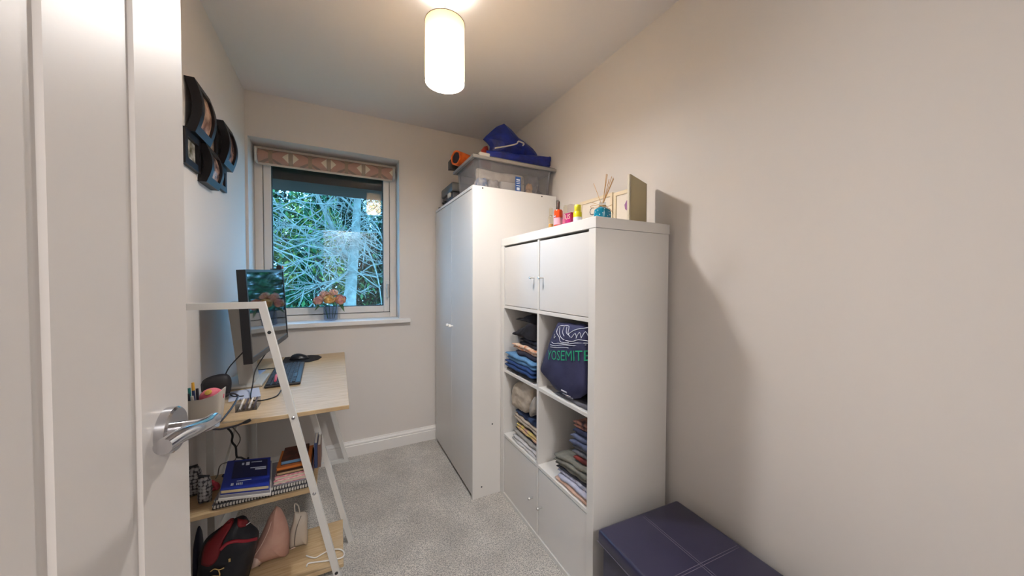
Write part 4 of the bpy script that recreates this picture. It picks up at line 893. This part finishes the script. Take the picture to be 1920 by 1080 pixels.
# toolbox behind the storage box
tbx = thing('tool_case', (.76, 2.32, WT), 'dark grey plastic case with a pale lid at the window end of the wardrobe', 'case')
ob('case_body', bx((.69, 2.19, WT), (.95, 2.44, WT+.070), .008, 2), mat('case_navy', '22242e', .45), tbx, smooth=40)
ob('case_lid', bx((.68, 2.185, WT+.072), (.96, 2.45, WT+.135), .012, 2), mat('case_grey', '57544f', .5), tbx, smooth=40)
ob('latch', bx((.684, 2.24, WT+.045), (.692, 2.30, WT+.085), .002, 1), mat('latch_pale', 'c9c2b4', .5), tbx)
ob('handle', tb(spline([(.688, 2.34, WT+.03), (.676, 2.345, WT+.032), (.676, 2.40, WT+.032), (.688, 2.405, WT+.03)], 4), .005, 7), black, tbx)
ob('small_strap', tb(spline([(.685, 2.46, WT+.006), (.675, 2.485, WT+.012), (.69, 2.50, WT+.020), (.705, 2.49, WT+.008)], 4), .006, 7), black, smooth=True, label='short black strap lying at the wardrobe corner by the window', cat='strap')

# ------------------------------------------------------------------ roller blind
bl = thing('roller_blind', (-.04, YG-.03, OZ1-.12), 'rolled up roller blind with a pink and grey geometric print', 'blind')
bpm = bpy.data.materials.new('blind_print'); bpm.use_nodes = True; nt = bpm.node_tree; b_ = nt.nodes['Principled BSDF']; b_.inputs['Roughness'].default_value = .8
tc = nt.nodes.new('ShaderNodeTexCoord'); sx = nt.nodes.new('ShaderNodeSeparateXYZ'); nt.links.new(tc.outputs['Object'], sx.inputs[0])
def mth(op, a, b=None, c=None):
    n = nt.nodes.new('ShaderNodeMath'); n.operation = op
    for i, x in enumerate((a, b, c)):
        if x is None: continue
        if isinstance(x, (int, float)): n.inputs[i].default_value = x
        else: nt.links.new(x, n.inputs[i])
    return n.outputs[0]
a_ = mth('FRACT', mth('ADD', mth('DIVIDE', sx.outputs[0], .222), .55)); tri = mth('ABSOLUTE', mth('SUBTRACT', mth('MULTIPLY', a_, 2), 1))
bz_ = mth('ABSOLUTE', mth('SUBTRACT', mth('DIVIDE', sx.outputs[2], .045), 1))      # 0 at mid height, 1 at edges
dia = mth('ADD', bz_, mth('DIVIDE', tri, .42))
def mixc(f, c1, c2):
    n = nt.nodes.new('ShaderNodeMixRGB'); nt.links.new(f, n.inputs[0])
    for i, c in ((1, c1), (2, c2)):
        if isinstance(c, str): n.inputs[i].default_value = lin(c)
        else: nt.links.new(c, n.inputs[i])
    return n.outputs[0]
col = mixc(mth('LESS_THAN', dia, 1), 'ae8878', 'cfc4ae')
col = mixc(mth('LESS_THAN', tri, .11), col, '7d6a62')
col = mixc(mth('LESS_THAN', mth('ABSOLUTE', mth('SUBTRACT', tri, .04)), .05), col, '9c8a78')
col = mixc(mth('LESS_THAN', mth('ABSOLUTE', mth('SUBTRACT', mth('ADD', mth('MULTIPLY', bz_, .8), tri), 1.32)), .13), col, '8b7568')
col = mixc(mth('GREATER_THAN', tri, .90), col, '94806c')
nt.links.new(col, b_.inputs['Base Color'])
zc = OZ1-.075
prof = [(-.452, YG-.042), (.372, YG-.042)]
bm = new(); n = 20; ring0 = [bm.verts.new((-.452, YG-.040+.036*math.cos(2*math.pi*k/n), zc+.045*math.sin(2*math.pi*k/n))) for k in range(n)]
ring1 = [bm.verts.new((.372, v.co.y, v.co.z)) for v in ring0]
for k in range(n): bm.faces.new((ring0[k], ring0[(k+1) % n], ring1[(k+1) % n], ring1[k]))
bm.faces.new(ring0); bm.faces.new(ring1)
bl.location = (-.04, YG-.04, zc-.045)
ob('fabric_roll', bm, bpm, bl, smooth=40)
ob('hem_bar', bx((-.452, YG-.046, zc-.056), (.372, YG-.034, zc-.040), .003, 2), mat('hem_cream', 'cbbcae', .6), bl)
for x in (-.470, .374): ob('bracket', bx((x, YG-.075, zc-.045), (x+.016, YG-.001, zc+.045), .008, 2), mat('bracket_white', 'd9d4ce', .4), bl)
bm = new()
for k in range(60): 
    z = zc-.02-.0135*k; bmesh.ops.create_icosphere(bm, subdivisions=1, radius=.0022, matrix=Matrix.Translation(Vector((.392, YG-.062, z))))
    bmesh.ops.create_icosphere(bm, subdivisions=1, radius=.0022, matrix=Matrix.Translation(Vector((.392, YG-.030, z))))
ob('bead_chain', bm, mat('bead_white', 'd2cec8', .4), bl, kind='stuff')

# ------------------------------------------------------------------ vase of flowers on the sill
vb = Vector((-.046, 2.665, OZ0+.0053)); va = thing('glass_vase', vb, 'small ribbed clear glass tumbler vase on the window sill', 'vase')
bm = new(); n = 36; prof = [(.030, 0), (.042, .004), (.046, .085), (.047, .105), (.044, .105), (.040, .012)]
R = [[bm.verts.new(vb+Vector((r*(1+.03*math.cos(12*2*math.pi*k/n))*math.cos(2*math.pi*k/n), r*(1+.03*math.cos(12*2*math.pi*k/n))*math.sin(2*math.pi*k/n), z))) for k in range(n)] for r, z in prof]
for a, b in zip(R, R[1:]):
    for k in range(n): bm.faces.new((a[k], a[(k+1) % n], b[(k+1) % n], b[k]))
bm.faces.new(R[0][::-1]); bm.faces.new(R[-1])
ob('tumbler', bm, glassmat('vase_glass', (.80, .86, .95, 1), 1.55, .02), va, smooth=40)
def bloom(c, R_, cols, label, seed):
    random.seed(seed); t = thing('silk_flower', c-Vector((0, 0, R_+.05)), label, 'flower', 'silk flowers in the vase'); bm = new()
    N_ = 60
    for k in range(N_):
        zf = 1-1.55*(k+.5)/N_; az = k*2.39996; d = Vector((math.cos(az)*math.sqrt(1-zf*zf), math.sin(az)*math.sqrt(1-zf*zf), zf)); u, w = frame_of(d)
        u, w = (u*math.cos(k)+w*math.sin(k)), (w*math.cos(k)-u*math.sin(k)); sz = R_*random.uniform(.27, .40); lift = random.uniform(-.2, 1.0); V = []
        for a_ in (-1, 0, 1):
            row = []
            for b__ in (-1, 0, 1):
                rad = R_*random.uniform(.80, .88)-.16*R_*(abs(a_)+abs(b__))*.5+lift*R_*.35*(b__+1)*.5
                row.append(bm.verts.new(c+d*rad+(u*a_*(1 if b__ else 1.15)+w*b__)*sz))
            V.append(row)
        for a_ in (0, 1):
            for b__ in (0, 1): bm.faces.new((V[a_][b__], V[a_+1][b__], V[a_+1][b__+1], V[a_][b__+1])).material_index = k % len(cols)
    ob('bloom', bm, [mat('petal_'+x, x, .8) for x in cols], t, smooth=True)
    hd_ = Vector((c.x-vb.x, c.y-vb.y, 0)); hd_ = hd_*min(1, .0405/max(hd_.length, 1e-4))
    ob('stem', tb([c-Vector((0, 0, R_*.4)), vb+hd_+Vector((0, 0, .109)), vb+hd_*.5+Vector((0, 0, .0135))], .002, 6), mat('stem_green', '4d6a3c', .7), t)
    return t
fy = 2.655
for u, v, dy, R_, cols, l in ((597, 564, 0, .033, ('d8a48c', 'c98f8a', 'e0b98a'), 'dusty pink silk flower at the monitor side of the bunch'), (617, 562, -.030, .036, ('e3b873', 'dca65c', 'ecc793'), 'golden peach silk flower in the middle of the bunch'),
                              (638, 562, 0, .037, ('cf8f84', 'd99a6a', 'bf7f84'), 'deep pink silk flower at the handle side of the bunch'), (608, 553, .034, .031, ('d9a79c', 'e2b79c'), 'small blush silk flower behind the golden one'), (625, 549, .045, .029, ('cc9a96', 'e6c09a'), 'small mauve silk flower behind the deep pink one')):
    bloom(at(u, v, Y=fy+dy), R_, cols, l, u)
for i, (a, b) in enumerate((((636, 567), (646, 585)), ((600, 570), (590, 583)))):
    p0, p1 = at(*a, Y=fy), at(*b, Y=fy); m_ = (p0+p1)/2+Vector((.012, 0, .004))
    ob('leaf', prism([p0, m_, p1, (p0+p1)/2-Vector((.008, 0, 0))], (0, .001, 0)), mat('leaf_green', '46683a', .6), label=('green silk leaf drooping beside the deep pink flower', 'green silk leaf under the dusty pink flower')[i], cat='leaf')

# ------------------------------------------------------------------ collage of bowed photo frames on the left wall
wood = mat('frame_espresso', '0f080b', .45, var=(12, '0b0609'))
col_ = thing('photo_frame_collage', (XL, 1.92, 1.60), 'dark brown collage of six staggered bowed photo frames', 'picture frame')
def bowed(y0, y1, z0, z1, base, bow, b, ph, depth):
    nz = 12; h = z1-z0; ys = (y0, y0+b, y1-b, y1); bz0 = b/h
    ts = sorted(set([0, bz0]+[bz0+(1-2*bz0)*i/8 for i in range(9)]+[1-bz0, 1]))
    def P(y, t, off=0): x = base+bow*math.sin(math.pi*t)-off; return Vector((XL+max(.0003, x), y, z0+h*t))
    bm = new()
    for i in range(3):
        for t0, t1 in zip(ts, ts[1:]):
            if i == 1 and t0 >= bz0-1e-6 and t1 <= 1-bz0+1e-6: continue
            f = [P(ys[i], t0), P(ys[i+1], t0), P(ys[i+1], t1), P(ys[i], t1)]; g_ = [P(ys[i], t0, depth), P(ys[i+1], t0, depth), P(ys[i+1], t1, depth), P(ys[i], t1, depth)]
            A_ = [bm.verts.new(p) for p in f]; B_ = [bm.verts.new(p) for p in g_]
            bm.faces.new(A_); bm.faces.new(B_[::-1])
            for k in range(4): bm.faces.new((A_[k], A_[(k+1) % 4], B_[(k+1) % 4], B_[k]))
    bmesh.ops.remove_doubles(bm, verts=bm.verts, dist=1e-5)
    fr = ob('frame', bm, wood, col_)
    bm = new(); V = [[bm.verts.new(P(y, t, .010)) for y in (ys[1], ys[2])] for t in ts if bz0-1e-6 <= t <= 1-bz0+1e-6]
    for a, c in zip(V, V[1:]): bm.faces.new((a[0], a[1], c[1], c[0]))
    ob('photo', bm, ph, fr)
def photo(i, c, c2): return mat('photo%d' % i, c, .25, var=(16+3*i, c2))
zt0, zt1, zb0, zb1 = 1.785, 1.985, 1.635, 1.795
bowed(1.665, 1.835, zt0, zt1, .030, .022, .028, photo(0, 'c9a288', '5a3226'), .030)
bowed(1.855, 2.005, zt0-.03, zt1-.05, .014, 0, .024, photo(1, 'd0b49a', '3a2420'), .014)
bowed(2.02, 2.17, zt0-.01, zt1-.01, .030, .022, .028, photo(2, 'b5866c', '40242a'), .030)
bowed(1.620, 1.775, zb0+.02, zb1-.010, .015, 0, .026, photo(3, 'c8c4bc', '5d5434'), .015)
bowed(1.785, 1.945, zb0-.005, zb1-.01, .028, .020, .026, photo(4, 'c49c86', '33222c'), .028)
bowed(1.99, 2.13, zb0+.025, zb1-.020, .015, 0, .024, photo(5, 'b98a70', '3a2628'), .015)

# ------------------------------------------------------------------ garden beyond the window
random.seed(11); GZ = -2.6
ob('ground', bx((-14, 3.4, GZ-.1), (14, 22, GZ)), mat('grass', '4c6a3c', .9, var=(2, '3d5a34')), kind='structure')
bark = mat('pale_bark', '8f9890', .8, var=(12, '70786f'), bump=(30, .4, .01)); TYc = 6.2
tr = thing('bare_tree', (at(657, 575, Y=TYc).x, TYc, GZ), 'leafless pale barked tree close outside the window', 'tree')
trunk = [Vector((at(656, 600, Y=TYc).x, TYc, GZ))]+[at(u, v, Y=TYc) for u, v in ((656, 600), (658, 540), (661, 500), (665, 460), (668, 420), (670, 380), (674, 330), (672, 270), (680, 200))]
ob('trunk', tb(spline(trunk, 4), [.105-.002*i for i in range(37)], 12), bark, tr, smooth=True)
limbs = [trunk[2:]]
for px, y2, r in ((((658, 485), (640, 462), (622, 425), (603, 385), (588, 350), (570, 310)), 5.9, .042), (((664, 455), (640, 440), (600, 445), (560, 460), (525, 470)), 5.8, .020), (((660, 500), (640, 520), (610, 540), (585, 570)), 5.8, .022),
                   (((666, 440), (690, 470), (708, 520), (716, 575)), 5.9, .018), (((667, 425), (690, 410), (710, 430), (722, 470)), 5.8, .016), (((669, 400), (640, 370), (600, 365), (555, 375), (515, 395)), 5.9, .020), (((669, 380), (690, 350), (715, 340)), 6.0, .018),
                   (((658, 485), (620, 470), (575, 440), (530, 400), (512, 370)), 5.9, .018)):
    pts = [at(*p, Y=TYc-(TYc-y2)*k/(len(px)-1)) for k, p in enumerate(px)]; sp = spline(pts, 4)
    ob('limb', tb(sp, [r*(1-.6*k/(len(sp)-1)) for k in range(len(sp))], 7), bark, tr, smooth=True); limbs.append(pts)
def grow(bm, p, d, L, r, lev, droop):
    pts = [p]; n = 5
    for i in range(n):
        d = (d+Vector((random.uniform(-.35, .35), random.uniform(-.3, .3), random.uniform(-.35, .35)-droop))).normalized(); pts.append(pts[-1]+d*L/n)
    tube(bm, pts, [r*(1-.65*i/n) for i in range(n+1)], 4, False)
    if lev:
        for k in range(4 if lev > 1 else 3):
            i = random.randint(1, n-1); dd_ = (d+Vector((random.uniform(-1, 1), random.uniform(-.6, .6), random.uniform(-.7, .9)))).normalized()
            grow(bm, pts[i], dd_, L*random.uniform(.4, .7), r*.6, lev-1, droop)
bm = new()
for l in limbs:
    sp = spline(l, 6)
    for k in range(7):
        p = sp[random.randint(2, len(sp)-1)]; sgn = random.choice((-1, 1, -1))
        grow(bm, p, Vector((sgn*random.uniform(.5, 1), random.uniform(-.5, .3), random.uniform(-.4, .8))), random.uniform(.5, 1.1), .012, 2, random.choice((0, .06, .12)))
ob('twigs', bm, bark, tr, kind='stuff')
greens = [mat('leaf_dark', '24603f', .6), mat('leaf_mid', '4a8048', .6), mat('leaf_pale', '8a9a4a', .6), mat('leaf_deep', '163a2c', .6)]
def leafy(x, y, zc, rx, ry, rz, n, cols, label, lf=.075, name='evergreen_tree'):
    t = thing(name, (x, y, GZ), label, 'tree', 'leafy trees beyond the bare tree'); vs = []; fs = []; mi = []
    for i in range(n):
        a = random.uniform(0, 2*math.pi); b = math.acos(random.uniform(-1, 1)); q_ = random.uniform(.55, 1)**.6
        d = Vector((math.cos(a)*math.sin(b), math.sin(a)*math.sin(b), math.cos(b))); q_ *= 1+.25*noise.noise(d*2.3+Vector((x, y, 0)))
        c = Vector((x+d.x*rx*q_, y+d.y*ry*q_, zc+d.z*rz*q_)); s_ = lf*random.uniform(.6, 1.3)
        u = Vector((random.uniform(-1, 1), random.uniform(-1, 1), random.uniform(-1, 1))).normalized(); w = frame_of(u)[0]
        k = len(vs); vs += [c-u*s_, c+w*s_*.45, c+u*s_, c-w*s_*.45]; fs.append((k, k+1, k+2, k+3)); mi.append(cols[i*7 % len(cols)] if noise.noise(c*1.6) < .15 else cols[-1])
    off = origin(t); me = bpy.data.meshes.new('crown'); me.from_pydata([v-off for v in vs], [], fs)
    for g_ in greens: me.materials.append(g_)
    for p, m_ in zip(me.polygons, mi): p.material_index = m_
    o = bpy.data.objects.new('crown', me); COL.objects.link(o); o.parent = t; o['kind'] = 'stuff'
    ob('trunk', tb([(x, y, GZ), (x+.1, y, zc-rz*.3), (x, y, zc+rz*.6)], [.16, .12, .04], 8), mat('dark_bark', '4a463e', .9), t)
for a in ((-3.6, 9.0, .9, .95, .9, 3.6, 4500, (0, 3, 1), 'dark ivy covered tree far behind the monitor side of the window'), (-1.95, 9.9, 1.3, .85, .8, 3.9, 10000, (1, 0, 2), 'mid green tree behind the monitor end of the window'),
          (-.45, 8.9, .6, .75, .7, 3.1, 9000, (2, 1, 0), 'yellowish green tree behind the vase of flowers'), (1.1, 10.0, 1.5, .9, .8, 3.8, 10500, (0, 1, 3), 'deep green tree straight behind the pale trunk'),
          (2.75, 9.0, 1.0, .85, .9, 3.5, 5000, (1, 3, 0), 'dark green tree beyond the window handle side')): leafy(*a)
for x in (-4.4, -2.2, 0, 2.2, 4.4): leafy(x, 13.2+(.35 if abs(x) == 2.2 else -.35), .8, 1.25, .9, 4.0, 11000, (3, 0, 3), 'tall dark green hedge tree at the back of the garden', .13, 'hedge_tree')
